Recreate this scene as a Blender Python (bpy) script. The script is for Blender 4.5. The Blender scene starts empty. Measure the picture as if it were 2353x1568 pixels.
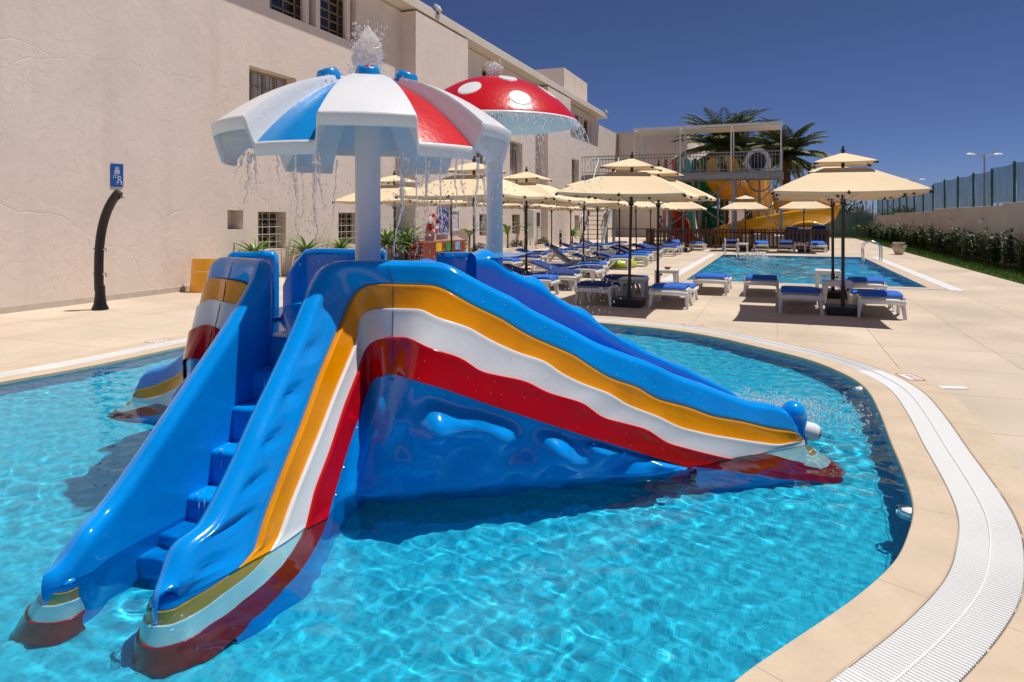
import bpy, bmesh, math, random
import numpy as np
from mathutils import Vector, Matrix, noise
R = math.radians
sc = bpy.context.scene
COL = sc.collection
# ------------------------------------------------------------------ camera
F = 1568.67; HZ = 500.0; CX = 1176.5; EYE = 1.6
TH = R(21.26); CT, ST = math.cos(TH), math.sin(TH)
cam = bpy.data.cameras.new('camera'); camo = bpy.data.objects.new('camera', cam); COL.objects.link(camo)
cam.sensor_width = 36; cam.lens = 24; cam.shift_y = -(784 - HZ) / 2353
cam.clip_start = 0.05; cam.clip_end = 3000
camo.location = (0, 0, EYE); camo.rotation_euler = (R(90), 0, TH)
sc.camera = camo
# ------------------------------------------------------------------ sky and sun
SUN = Vector((0.288, 0.198, 1.0)).normalized()
w = bpy.data.worlds.new('World'); sc.world = w; w.use_nodes = True
nt = w.node_tree; bg = nt.nodes['Background']
sky = nt.nodes.new('ShaderNodeTexSky'); sky.sky_type = 'NISHITA'; sky.sun_disc = False
sky.sun_elevation = math.asin(SUN.z); sky.sun_rotation = math.atan2(SUN.x, SUN.y)
sky.altitude = 3500; sky.air_density = 0.8; sky.dust_density = 5.0; sky.ozone_density = 8.0
wb = nt.nodes.new('ShaderNodeMix'); wb.data_type = 'RGBA'; wb.blend_type = 'MULTIPLY'; wb.inputs[0].default_value = 1.0
wb.inputs[7].default_value = (1.03, 0.95, 1.12, 1)       # even polarised-sky white balance
nt.links.new(sky.outputs[0], wb.inputs[6]); nt.links.new(wb.outputs[2], bg.inputs[0]); bg.inputs[1].default_value = 0.06
sl = bpy.data.lights.new('sun', 'SUN'); sl.energy = 4.4; sl.angle = R(0.5); sl.color = (1, 0.95, 0.87)
sl.cycles.is_caustics_light = True
so = bpy.data.objects.new('sun', sl); COL.objects.link(so)
so.rotation_euler = SUN.to_track_quat('Z', 'Y').to_euler()
sc.view_settings.view_transform = 'Standard'; sc.view_settings.look = 'None'
sc.view_settings.exposure = 0.0; sc.view_settings.gamma = 1
cy = sc.cycles
cy.use_denoising = True; cy.max_bounces = 10; cy.transmission_bounces = 8; cy.transparent_max_bounces = 12
cy.diffuse_bounces = 3; cy.glossy_bounces = 4; cy.sample_clamp_indirect = 6; cy.blur_glossy = 0.5

# ------------------------------------------------------------------ pixel helpers (2353x1568 frame)
def cw(cx, cz, z=0.0): return Vector((cx * CT - cz * ST, cx * ST + cz * CT, z))
def ab(x, y): return (x - CX) / F, (HZ - y) / F
def P(x, y, h=0.0):
    a, b = ab(x, y); t = (h - EYE) / b
    return cw(a * t, t, h)
def PX(x, y, X):
    a, b = ab(x, y); t = X / (a * CT - ST)
    return cw(a * t, t, EYE + b * t)
def PY(x, y, Y):
    a, b = ab(x, y); t = Y / (a * ST + CT)
    return cw(a * t, t, EYE + b * t)
def PL(x, y, p, d):
    """ray with the vertical plane through cam-plan point p along direction d"""
    a, b = ab(x, y)
    n = (-d[1], d[0])
    t = (n[0] * p[0] + n[1] * p[1]) / (n[0] * a + n[1])
    return cw(a * t, t, EYE + b * t)

# ------------------------------------------------------------------ materials
MATS = {}
def lin(c): return tuple(((v / 255) / 12.92 if v / 255 <= 0.04045 else ((v / 255 + 0.055) / 1.055) ** 2.4) for v in c)
def pm(name, col, rough=0.5, metal=0.0, var=0.0, vscale=3.0, bump=0.0, bscale=30.0, coat=0.0, spec=0.5,
       dirt=None, dscale=1.2, damt=0.3, emit=0, trans=0, alpha=None, sub=0.0, rvar=0.0):
    if name in MATS: return MATS[name]
    m = bpy.data.materials.new(name); m.use_nodes = True; MATS[name] = m
    t = m.node_tree; N = t.nodes; L = t.links; b = N['Principled BSDF']
    b.inputs['Base Color'].default_value = (*col, 1); b.inputs['Roughness'].default_value = rough
    b.inputs['Metallic'].default_value = metal; b.inputs['Coat Weight'].default_value = coat
    b.inputs['Coat Roughness'].default_value = 0.06
    b.inputs['Specular IOR Level'].default_value = spec; b.inputs['Transmission Weight'].default_value = trans
    tc = N.new('ShaderNodeTexCoord')
    last = None
    if var:
        n = N.new('ShaderNodeTexNoise'); n.inputs['Scale'].default_value = vscale; n.inputs['Detail'].default_value = 6
        n.inputs['Roughness'].default_value = 0.65
        L.new(tc.outputs['Object'], n.inputs['Vector'])
        mx = N.new('ShaderNodeMix'); mx.data_type = 'RGBA'
        mr = N.new('ShaderNodeMapRange'); mr.inputs[1].default_value = 0.3; mr.inputs[2].default_value = 0.7
        L.new(n.outputs[0], mr.inputs[0]); L.new(mr.outputs[0], mx.inputs[0])
        mx.inputs[6].default_value = (*[c * (1 - var) for c in col], 1)
        mx.inputs[7].default_value = (*[min(1, c * (1 + var)) for c in col], 1)
        last = mx.outputs[2]
    if dirt:
        n = N.new('ShaderNodeTexNoise'); n.inputs['Scale'].default_value = dscale; n.inputs['Detail'].default_value = 8
        n.inputs['Roughness'].default_value = 0.7
        L.new(tc.outputs['Object'], n.inputs['Vector'])
        mr = N.new('ShaderNodeMapRange'); mr.inputs[1].default_value = 0.52; mr.inputs[2].default_value = 0.75
        mr.inputs[4].default_value = damt; L.new(n.outputs[0], mr.inputs[0])
        mx = N.new('ShaderNodeMix'); mx.data_type = 'RGBA'; L.new(mr.outputs[0], mx.inputs[0])
        if last: L.new(last, mx.inputs[6])
        else: mx.inputs[6].default_value = (*col, 1)
        mx.inputs[7].default_value = (*dirt, 1); last = mx.outputs[2]
    if last: L.new(last, b.inputs['Base Color'])
    if rvar:
        n = N.new('ShaderNodeTexNoise'); n.inputs['Scale'].default_value = 9; n.inputs['Detail'].default_value = 5
        L.new(tc.outputs['Object'], n.inputs['Vector'])
        mr = N.new('ShaderNodeMapRange'); mr.inputs[1].default_value = 0.35; mr.inputs[2].default_value = 0.7
        mr.inputs[3].default_value = max(0.03, rough - rvar); mr.inputs[4].default_value = rough + rvar
        L.new(n.outputs[0], mr.inputs[0]); L.new(mr.outputs[0], b.inputs['Roughness'])
    if bump:
        n = N.new('ShaderNodeTexNoise'); n.inputs['Scale'].default_value = bscale; n.inputs['Detail'].default_value = 7
        L.new(tc.outputs['Object'], n.inputs['Vector'])
        bp = N.new('ShaderNodeBump'); bp.inputs['Strength'].default_value = bump; bp.inputs['Distance'].default_value = 0.02
        L.new(n.outputs[0], bp.inputs['Height']); L.new(bp.outputs[0], b.inputs['Normal'])
    if emit:
        b.inputs['Emission Color'].default_value = (*col, 1); b.inputs['Emission Strength'].default_value = emit
    return m

BLUE = pm('slide_blue', lin((0, 146, 234)), 0.16, var=0.09, vscale=2.5, bump=0.05, bscale=14, coat=0.12, spec=0.38, dirt=lin((40, 120, 190)), dscale=4, damt=0.2, rvar=0.06)
ORANGE = pm('slide_orange', lin((244, 152, 0)), 0.17, var=0.07, vscale=3, bump=0.05, bscale=14, coat=0.12, spec=0.38, dirt=lin((170, 95, 10)), dscale=5, damt=0.25, rvar=0.06)
WHITEP = pm('slide_white', (0.78, 0.79, 0.80), 0.17, var=0.04, vscale=3, bump=0.05, bscale=14, coat=0.1, spec=0.38, dirt=(0.6, 0.58, 0.54), dscale=5, damt=0.25, rvar=0.06)
REDP = pm('slide_red', lin((186, 2, 12)), 0.17, var=0.09, vscale=3, bump=0.05, bscale=14, coat=0.12, spec=0.38, dirt=lin((150, 40, 40)), dscale=5, damt=0.2, rvar=0.06)
CAPRED = pm('cap_red', lin((206, 8, 18)), 0.28, var=0.08, vscale=4, bump=0.18, bscale=24, coat=0.2)
CAPWHITE = pm('cap_white', (0.8, 0.81, 0.82), 0.3, var=0.03, bump=0.12, bscale=24)
CAPBLUE = pm('cap_blue', lin((16, 138, 212)), 0.25, var=0.06, bump=0.1, bscale=24)
COLUMN = pm('column_white_shade_tint', (0.74, 0.78, 0.82), 0.28, var=0.03, bump=0.05, bscale=40)  # white paint tinted bluish: the blue of its shade is put into the colour
PLASTIC = pm('white_plastic', (0.76, 0.75, 0.73), 0.38, var=0.06, vscale=5, dirt=(0.5, 0.45, 0.38), dscale=9, damt=0.25)
CUSH = pm('cushion_blue', lin((8, 98, 204)), 0.75, var=0.12, vscale=5, bump=0.25, bscale=60)
CUSHD = pm('cushion_navy', lin((4, 50, 124)), 0.78, var=0.12, vscale=5, bump=0.25, bscale=60)
CANVAS = pm('canvas', lin((236, 214, 176)), 0.85, var=0.04, vscale=2, bump=0.12, bscale=18, sub=0)
BLACKM = pm('black_metal', lin((30, 26, 25)), 0.42, var=0.15, vscale=12)
BRONZE = pm('dark_bronze', lin((44, 33, 28)), 0.4, var=0.1, vscale=12)
ALU = pm('aluminium', (0.62, 0.62, 0.61), 0.35, metal=0.9)
GALV = pm('galvanised_steel', (0.30, 0.31, 0.32), 0.5, metal=0.55, var=0.2, vscale=7)
GALVW = pm('white_steel', (0.72, 0.72, 0.70), 0.45, var=0.05)
CHROME = pm('chrome', (0.78, 0.78, 0.78), 0.1, metal=1.0)
STUCCO = None
def stucco(name, col, var=0.06, b1=0.32, sc1=0.9):
    m = bpy.data.materials.new(name); m.use_nodes = True; t = m.node_tree; N = t.nodes; L = t.links; b = N['Principled BSDF']
    b.inputs['Roughness'].default_value = 0.9; b.inputs['Specular IOR Level'].default_value = 0.2
    tc = N.new('ShaderNodeTexCoord')
    n1 = N.new('ShaderNodeTexNoise'); n1.inputs['Scale'].default_value = 0.8; n1.inputs['Detail'].default_value = 8; n1.inputs['Roughness'].default_value = 0.6
    n2 = N.new('ShaderNodeTexNoise'); n2.inputs['Scale'].default_value = 2.6; n2.inputs['Detail'].default_value = 9; n2.inputs['Roughness'].default_value = 0.62
    n2.inputs['Distortion'].default_value = 0.9
    n3 = N.new('ShaderNodeTexNoise'); n3.inputs['Scale'].default_value = 45; n3.inputs['Detail'].default_value = 4
    mu = N.new('ShaderNodeTexMusgrave') if hasattr(bpy.types, 'ShaderNodeTexMusgrave') else None
    for n in (n1, n2, n3): L.new(tc.outputs['Object'], n.inputs['Vector'])
    mx = N.new('ShaderNodeMix'); mx.data_type = 'RGBA'
    mx.inputs[6].default_value = (*[c * (1 - var) for c in col], 1); mx.inputs[7].default_value = (*[c * (1 + var) for c in col], 1)
    mr = N.new('ShaderNodeMapRange'); mr.inputs[1].default_value = 0.3; mr.inputs[2].default_value = 0.7
    L.new(n1.outputs[0], mr.inputs[0]); L.new(mr.outputs[0], mx.inputs[0])
    mps = N.new('ShaderNodeMapping'); mps.inputs['Scale'].default_value = (1.6, 1.6, .12); L.new(tc.outputs['Object'], mps.inputs[0])
    ns = N.new('ShaderNodeTexNoise'); ns.inputs['Scale'].default_value = 1.3; ns.inputs['Detail'].default_value = 7; L.new(mps.outputs[0], ns.inputs['Vector'])
    rs_ = N.new('ShaderNodeMapRange'); rs_.inputs[1].default_value = 0.52; rs_.inputs[2].default_value = 0.72; rs_.inputs[4].default_value = 0.28; L.new(ns.outputs[0], rs_.inputs[0])
    ms = N.new('ShaderNodeMix'); ms.data_type = 'RGBA'; L.new(rs_.outputs[0], ms.inputs[0]); L.new(mx.outputs[2], ms.inputs[6]); ms.inputs[7].default_value = (col[0] * .78, col[1] * .76, col[2] * .74, 1)
    L.new(ms.outputs[2], b.inputs['Base Color'])
    # trowel ridges: sharpened noise
    r1 = N.new('ShaderNodeMath'); r1.operation = 'SUBTRACT'; r1.inputs[1].default_value = 0.5; L.new(n2.outputs[0], r1.inputs[0])
    r2 = N.new('ShaderNodeMath'); r2.operation = 'ABSOLUTE'; L.new(r1.outputs[0], r2.inputs[0])
    r3 = N.new('ShaderNodeMapRange'); r3.inputs[1].default_value = 0.0; r3.inputs[2].default_value = 0.018; r3.inputs[3].default_value = 1; r3.inputs[4].default_value = 0
    L.new(r2.outputs[0], r3.inputs[0])
    gate = N.new('ShaderNodeMapRange'); gate.inputs[1].default_value = 0.5; gate.inputs[2].default_value = 0.66; L.new(n1.outputs[0], gate.inputs[0])
    r4 = N.new('ShaderNodeMath'); r4.operation = 'MULTIPLY'; L.new(r3.outputs[0], r4.inputs[0]); L.new(gate.outputs[0], r4.inputs[1])
    s1 = N.new('ShaderNodeMath'); s1.operation = 'MULTIPLY_ADD'; s1.inputs[1].default_value = 1.6; L.new(n2.outputs[0], s1.inputs[0]); L.new(r4.outputs[0], s1.inputs[2])
    s2 = N.new('ShaderNodeMath'); s2.operation = 'MULTIPLY_ADD'; s2.inputs[1].default_value = 0.22; L.new(n3.outputs[0], s2.inputs[0]); L.new(s1.outputs[0], s2.inputs[2])
    # hairline cracks and day joints
    nd = N.new('ShaderNodeTexNoise'); nd.inputs['Scale'].default_value = 1.1; nd.inputs['Detail'].default_value = 5; L.new(tc.outputs['Object'], nd.inputs['Vector'])
    va = N.new('ShaderNodeVectorMath'); va.operation = 'MULTIPLY_ADD'; va.inputs[1].default_value = (.8, .8, .8); L.new(nd.outputs['Color'], va.inputs[0]); L.new(tc.outputs['Object'], va.inputs[2])
    mpv = N.new('ShaderNodeMapping'); mpv.inputs['Scale'].default_value = (.2, .16, .34); L.new(va.outputs[0], mpv.inputs[0])
    vo = N.new('ShaderNodeTexVoronoi'); vo.feature = 'DISTANCE_TO_EDGE'; vo.inputs['Scale'].default_value = 1.0; L.new(mpv.outputs[0], vo.inputs['Vector'])
    ck = N.new('ShaderNodeMapRange'); ck.inputs[1].default_value = 0.0; ck.inputs[2].default_value = 0.004; ck.inputs[3].default_value = -.55; ck.inputs[4].default_value = 0; L.new(vo.outputs['Distance'], ck.inputs[0])
    s3 = N.new('ShaderNodeMath'); s3.operation = 'ADD'; L.new(s2.outputs[0], s3.inputs[0]); L.new(ck.outputs[0], s3.inputs[1]); s2 = s3
    bp = N.new('ShaderNodeBump'); bp.inputs['Strength'].default_value = b1; bp.inputs['Distance'].default_value = 0.022
    L.new(s2.outputs[0], bp.inputs['Height']); L.new(bp.outputs[0], b.inputs['Normal'])
    MATS[name] = m
    return m
STUCCO = stucco('stucco_beige', (0.78, 0.665, 0.585))
STUCCOW = stucco('stucco_cream', (0.70, 0.63, 0.55))
WALLR = stucco('garden_wall_render', (0.53, 0.47, 0.42), 0.08, 0.25)

# ------------------------------------------------------------------ mesh helpers
class MB:
    def __init__(s): s.v = []; s.f = []; s.m = []; s.cur = 0
    def add(s, vs, fs):
        o = len(s.v); s.v += [tuple(v) for v in vs]; s.f += [tuple(i + o for i in f) for f in fs]; s.m += [s.cur] * len(fs)
        return s
    def box(s, c, d, rz=0.0, ry=0.0, bev=0.0, taper=1.0):
        x, y, z = d[0] / 2, d[1] / 2, d[2] / 2
        if bev:
            b = min(bev, x * .9, y * .9, z * .9)
            pts = []
            for zz, k in ((-z, b), (-z + b, 0), (z - b, 0), (z, b)):
                for (px, py) in ((-1, -1), (1, -1), (1, 1), (-1, 1)):
                    for q in (0, 1):
                        # chamfered corner: two points
                        if (px * py > 0) ^ (q == 1): X, Y = px * (x - k), py * (y - k - (b if k == 0 else 0) * 1)
                        else: X, Y = px * (x - k - (b if k == 0 else 0)), py * (y - k)
                        pts.append((X, Y, zz))
            fs = []
            for r in range(3):
                for i in range(8):
                    j = (i + 1) % 8
                    fs.append((r * 8 + i, r * 8 + j, r * 8 + 8 + j, r * 8 + 8 + i))
            fs.append(tuple(range(7, -1, -1))); fs.append(tuple(range(24, 32)))
        else:
            t = taper
            pts = [(-x, -y, -z), (x, -y, -z), (x, y, -z), (-x, y, -z), (-x * t, -y * t, z), (x * t, -y * t, z), (x * t, y * t, z), (-x * t, y * t, z)]
            fs = [(3, 2, 1, 0), (4, 5, 6, 7), (0, 1, 5, 4), (1, 2, 6, 5), (2, 3, 7, 6), (3, 0, 4, 7)]
        cz, sz, cyy, sy = math.cos(rz), math.sin(rz), math.cos(ry), math.sin(ry)
        out = []
        for X, Y, Z in pts:
            X, Z = X * cyy + Z * sy, -X * sy + Z * cyy
            out.append((X * cz - Y * sz + c[0], X * sz + Y * cz + c[1], Z + c[2]))
        return s.add(out, fs)
    def tube(s, path, rad, n=8, cap=True, squash=None):
        path = [Vector(p) for p in path]
        if not hasattr(rad, '__len__'): rad = [rad] * len(path)
        T = []
        for i in range(len(path)):
            a = path[max(0, i - 1)]; b = path[min(len(path) - 1, i + 1)]
            d = (b - a); T.append(d.normalized() if d.length > 1e-9 else Vector((0, 0, 1)))
        up = Vector((0, 0, 1)) if abs(T[0].z) < 0.9 else Vector((1, 0, 0))
        U = T[0].cross(up).normalized(); vs = []
        for i, p in enumerate(path):
            if i:
                U = (U - T[i] * U.dot(T[i]))
                U = U.normalized() if U.length > 1e-6 else T[i].orthogonal().normalized()
            V = T[i].cross(U)
            for k in range(n):
                a = 2 * math.pi * k / n
                sx, sy = (1, 1) if squash is None else squash
                vs.append(p + (U * math.cos(a) * sx + V * math.sin(a) * sy) * rad[i])
        fs = []
        for i in range(len(path) - 1):
            for k in range(n):
                j = (k + 1) % n
                fs.append((i * n + k, i * n + j, i * n + n + j, i * n + n + k))
        if cap:
            fs.append(tuple(range(n - 1, -1, -1))); o = (len(path) - 1) * n; fs.append(tuple(range(o, o + n)))
        return s.add(vs, fs)
    def cyl(s, a, b, r, n=12, r2=None): return s.tube([a, b], [r, r if r2 is None else r2], n)
    def lathe(s, prof, c=(0, 0, 0), n=16, cap=True):
        vs = []; fs = []
        for r, z in prof:
            for k in range(n):
                a = 2 * math.pi * k / n; vs.append((c[0] + r * math.cos(a), c[1] + r * math.sin(a), c[2] + z))
        for i in range(len(prof) - 1):
            for k in range(n):
                j = (k + 1) % n; fs.append((i * n + k, i * n + j, i * n + n + j, i * n + n + k))
        if cap:
            fs.append(tuple(range(n - 1, -1, -1))); o = (len(prof) - 1) * n; fs.append(tuple(range(o, o + n)))
        return s.add(vs, fs)
    def grid(s, rows, closed=False):
        nr, ncl = len(rows), len(rows[0]); vs = [p for r in rows for p in r]; fs = []
        for i in range(nr - 1):
            for k in range(ncl if closed else ncl - 1):
                j = (k + 1) % ncl; fs.append((i * ncl + k, i * ncl + j, i * ncl + ncl + j, i * ncl + ncl + k))
        return s.add(vs, fs)
    def ico(s, c, r, sub=1):
        vs, fs = ICO[sub]
        return s.add([(c[0] + v[0] * r, c[1] + v[1] * r, c[2] + v[2] * r) for v in vs], fs)
    def prism(s, poly, z0, z1):
        n = len(poly); vs = [(p[0], p[1], z0) for p in poly] + [(p[0], p[1], z1) for p in poly]
        fs = [tuple(range(n - 1, -1, -1)), tuple(range(n, 2 * n))] + [(i, (i + 1) % n, n + (i + 1) % n, n + i) for i in range(n)]
        return s.add(vs, fs)
    def mesh(s, name, mats, off=(0, 0, 0), smooth=False, auto=None):
        me = bpy.data.meshes.new(name)
        v = np.array(s.v, dtype=float).reshape(-1, 3) - np.array(off)
        me.from_pydata(v.tolist(), [], s.f)
        if not isinstance(mats, (list, tuple)): mats = [mats]
        for m in mats: me.materials.append(m)
        if len(mats) > 1: me.polygons.foreach_set('material_index', s.m)
        if smooth: me.polygons.foreach_set('use_smooth', [True] * len(me.polygons))
        me.update()
        if smooth and auto is not None: me.set_sharp_from_angle(angle=R(auto))
        return me
    def build(s, name, mats, parent=None, smooth=False, auto=40, world=True, off=None, label=None):
        if parent is not None and off is None and world: off = parent.get('base', (0, 0, 0))
        if off is None: off = (0, 0, 0)
        me = s.mesh(name, mats, off, smooth, auto)
        o = bpy.data.objects.new(name, me); COL.objects.link(o)
        if parent is not None:
            o.parent = parent
        else: o.location = off
        if label: o['label'] = label
        return o
def _ico():
    out = {}
    for sub in (1, 2, 3):
        bm = bmesh.new(); bmesh.ops.create_icosphere(bm, subdivisions=sub, radius=1)
        bm.verts.ensure_lookup_table(); bm.verts.index_update()
        out[sub] = ([tuple(v.co) for v in bm.verts], [tuple(v.index for v in f.verts) for f in bm.faces]); bm.free()
    return out
ICO = _ico()
def tag(o, label, cat, group=None, kind=None):
    o['label'] = label; o['category'] = cat
    if group: o['group'] = group
    if kind: o['kind'] = kind
    return o
def thing(name, label, cat, loc=(0, 0, 0), rz=0.0, group=None, local=False):
    o = bpy.data.objects.new(name, None); COL.objects.link(o); o.empty_display_size = 0.1
    o.location = loc; o.rotation_euler = (0, 0, rz)
    o['base'] = (0.0, 0.0, 0.0) if local else tuple(loc)
    return tag(o, label, cat, group)
def struct(o, label=None):
    o['kind'] = 'structure'
    if label: o['label'] = label
    return o
def stuff(o, label, cat):
    o['kind'] = 'stuff'; o['label'] = label; o['category'] = cat
    return o
def copy_tree(o, parent=None):
    c = o.copy(); COL.objects.link(c)
    if parent is not None: c.parent = parent
    for ch in list(o.children): copy_tree(ch, c)
    return c
def recv(o):
    o.cycles.is_caustics_receiver = True
    return o
def resample(pts, n):
    p = np.array(pts, float); d = np.r_[0, np.cumsum(np.linalg.norm(np.diff(p, axis=0), axis=1))]
    t = np.linspace(0, d[-1], n)
    return np.stack([np.interp(t, d, p[:, k]) for k in range(p.shape[1])], 1)
def smooth1(a, it=1, closed=False):
    a = np.array(a, float)
    for _ in range(it):
        if closed: a = (np.roll(a, 1, 0) + 2 * a + np.roll(a, -1, 0)) / 4
        else:
            b = a.copy(); b[1:-1] = (a[:-2] + 2 * a[1:-1] + a[2:]) / 4; a = b
    return a
rnd = random.Random(7)
# ------------------------------------------------------------------ pool outlines
WZ = -0.03      # water level
px_edge = [(1380,742),(1415,745),(1525,756),(1635,773),(1744,798),(1854,825.5),(1937,858),(1986,889),(2019,943.6),(2046,1015),(2074,1081),
           (2096,1147),(2098.6,1185),(2085,1229),(2065.7,1278.5),(2019,1328),(1936.7,1394),(1854,1448.7),(1772,1503.6),(1678.6,1568)]
edge = [P(x, y, 0).xy[:] for x, y in px_edge]
edge += [cw(*p).xy[:] for p in ((.25,1.85),(-.6,1.42),(-1.6,1.25),(-2.7,1.35),(-3.8,1.9),(-4.8,2.9),(-5.45,4.1),(-5.45,5.4))]
edge += [P(x, y, 0).xy[:] for x, y in ((0,878),(150,852),(300,822),(440,792))]
edge += [cw(*p).xy[:] for p in ((-3.45,9.55),(-2.5,10.25),(-1.2,10.65),(.1,10.68))]
def catmull(pts, per=12):
    p = np.array(pts); n = len(p); out = []
    for i in range(n):
        p0, p1, p2, p3 = p[i - 1], p[i], p[(i + 1) % n], p[(i + 2) % n]
        d01 = np.linalg.norm(p1 - p0) ** .5; d12 = np.linalg.norm(p2 - p1) ** .5; d23 = np.linalg.norm(p3 - p2) ** .5
        m1 = (p1 - p0) / d01 - (p2 - p0) / (d01 + d12) + (p2 - p1) / d12
        m2 = (p2 - p1) / d12 - (p3 - p1) / (d12 + d23) + (p3 - p2) / d23
        m1 *= d12; m2 *= d12
        for k in range(per):
            t = k / per
            out.append((2*t**3-3*t*t+1)*p1 + (t**3-2*t*t+t)*m1 + (-2*t**3+3*t*t)*p2 + (t**3-t*t)*m2)
    return np.array(out)
EDGE = catmull(edge)
seg = np.linalg.norm(np.roll(EDGE, -1, 0) - EDGE, axis=1)
cl = np.vstack([EDGE, EDGE[:1]]); cum = np.r_[0, np.cumsum(seg)]; PER = cum[-1]
NE_ = 900
tt = np.linspace(0, PER, NE_, endpoint=False)
EDGE = np.stack([np.interp(tt, cum, cl[:, k]) for k in (0, 1)], 1)
EDGE = smooth1(EDGE, 30, True)
tan = np.roll(EDGE, -1, 0) - np.roll(EDGE, 1, 0); tan /= np.linalg.norm(tan, axis=1)[:, None]
area = 0.5 * np.sum(EDGE[:, 0] * np.roll(EDGE[:, 1], -1) - EDGE[:, 1] * np.roll(EDGE[:, 0], -1))
nrm = np.stack([tan[:, 1], -tan[:, 0]], 1) * (1 if area > 0 else -1)      # outward
nrm = smooth1(nrm, 20, True); nrm /= np.linalg.norm(nrm, axis=1)[:, None]
def off(d): return EDGE + nrm * d
def inside(poly, X, Y):
    res = np.zeros(X.shape, bool); n = len(poly); j = n - 1
    for i in range(n):
        xi, yi = poly[i]; xj, yj = poly[j]
        c = ((yi > Y) != (yj > Y)) & (X < (xj - xi) * (Y - yi) / (yj - yi + 1e-12) + xi)
        res ^= c; j = i
    return res
RP = (-2.2, 3.2, 17.88, 30.7)        # rear pool x0 x1 y0 y1
# ------------------------------------------------------------------ deck material
def deck_mat(name, col, grid=True):
    m = bpy.data.materials.new(name); m.use_nodes = True; t = m.node_tree; N = t.nodes; L = t.links; b = N['Principled BSDF']
    tc = N.new('ShaderNodeTexCoord'); gm = N.new('ShaderNodeNewGeometry')
    b.inputs['Specular IOR Level'].default_value = 0.3
    n1 = N.new('ShaderNodeTexNoise'); n1.inputs['Scale'].default_value = 0.55; n1.inputs['Detail'].default_value = 7
    n2 = N.new('ShaderNodeTexNoise'); n2.inputs['Detail'].default_value = 6; n2.inputs['Roughness'].default_value = 0.7
    mp = N.new('ShaderNodeMapping'); mp.inputs['Scale'].default_value = (3.0, 30.0, 3.0)
    L.new(gm.outputs['Position'], n1.inputs['Vector']); L.new(gm.outputs['Position'], mp.inputs['Vector']); L.new(mp.outputs[0], n2.inputs['Vector'])
    mx = N.new('ShaderNodeMix'); mx.data_type = 'RGBA'; mx.inputs[6].default_value = (*[c * 0.9 for c in col], 1); mx.inputs[7].default_value = (*[min(1, c * 1.08) for c in col], 1)
    mr = N.new('ShaderNodeMapRange'); mr.inputs[1].default_value = 0.32; mr.inputs[2].default_value = 0.68; L.new(n1.outputs[0], mr.inputs[0]); L.new(mr.outputs[0], mx.inputs[0])
    m2 = N.new('ShaderNodeMix'); m2.data_type = 'RGBA'; m2.blend_type = 'MULTIPLY'; m2.inputs[0].default_value = 1
    r2 = N.new('ShaderNodeMapRange'); r2.inputs[1].default_value = 0.3; r2.inputs[2].default_value = 0.7; r2.inputs[3].default_value = 0.90; r2.inputs[4].default_value = 1.06
    L.new(n2.outputs[0], r2.inputs[0])
    cb = N.new('ShaderNodeCombineColor')
    for k in range(3): L.new(r2.outputs[0], cb.inputs[k])
    L.new(mx.outputs[2], m2.inputs[6]); L.new(cb.outputs[0], m2.inputs[7])
    last = m2.outputs[2]
    oi = N.new('ShaderNodeObjectInfo'); r3 = N.new('ShaderNodeMapRange'); r3.inputs[3].default_value = 0.95; r3.inputs[4].default_value = 1.04
    L.new(oi.outputs['Random'], r3.inputs[0]); cb2 = N.new('ShaderNodeCombineColor')
    for k in range(3): L.new(r3.outputs[0], cb2.inputs[k])
    m3 = N.new('ShaderNodeMix'); m3.data_type = 'RGBA'; m3.blend_type = 'MULTIPLY'; m3.inputs[0].default_value = 1
    L.new(last, m3.inputs[6]); L.new(cb2.outputs[0], m3.inputs[7]); last = m3.outputs[2]
    if grid:
        bk = N.new('ShaderNodeTexBrick'); bk.offset = 0; bk.inputs['Scale'].default_value = 1.0
        bk.inputs['Brick Width'].default_value = 1.2; bk.inputs['Row Height'].default_value = 1.2; bk.inputs['Mortar Size'].default_value = 0.004
        L.new(gm.outputs['Position'], bk.inputs['Vector'])
        m4 = N.new('ShaderNodeMix'); m4.data_type = 'RGBA'; L.new(bk.outputs['Fac'], m4.inputs[0]); L.new(last, m4.inputs[6])
        m4.inputs[7].default_value = (*[c * 0.6 for c in col], 1); last = m4.outputs[2]
    # damp patches and old water marks
    n4 = N.new('ShaderNodeTexNoise'); n4.inputs['Scale'].default_value = 0.8; n4.inputs['Detail'].default_value = 9; n4.inputs['Roughness'].default_value = 0.62; n4.inputs['Distortion'].default_value = 0.6
    L.new(gm.outputs['Position'], n4.inputs['Vector'])
    r4 = N.new('ShaderNodeMapRange'); r4.inputs[1].default_value = 0.57; r4.inputs[2].default_value = 0.66; r4.inputs[3].default_value = 0.0; r4.inputs[4].default_value = 0.30; L.new(n4.outputs[0], r4.inputs[0])
    m5 = N.new('ShaderNodeMix'); m5.data_type = 'RGBA'; L.new(r4.outputs[0], m5.inputs[0]); L.new(last, m5.inputs[6]); m5.inputs[7].default_value = (col[0] * .66, col[1] * .60, col[2] * .52, 1); last = m5.outputs[2]
    L.new(last, b.inputs['Base Color'])
    rr = N.new('ShaderNodeMapRange'); rr.inputs[1].default_value = 0.35; rr.inputs[2].default_value = 0.65; rr.inputs[3].default_value = 0.5; rr.inputs[4].default_value = 0.75
    L.new(n1.outputs[0], rr.inputs[0]); L.new(rr.outputs[0], b.inputs['Roughness'])
    bp = N.new('ShaderNodeBump'); bp.inputs['Strength'].default_value = 0.12; bp.inputs['Distance'].default_value = 0.004
    L.new(n2.outputs[0], bp.inputs['Height']); L.new(bp.outputs[0], b.inputs['Normal'])
    MATS[name] = m
    return m
DECK = deck_mat('deck_ground', (0.62, 0.51, 0.40)); TILE = deck_mat('deck_tile', (0.625, 0.515, 0.405), False)
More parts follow.
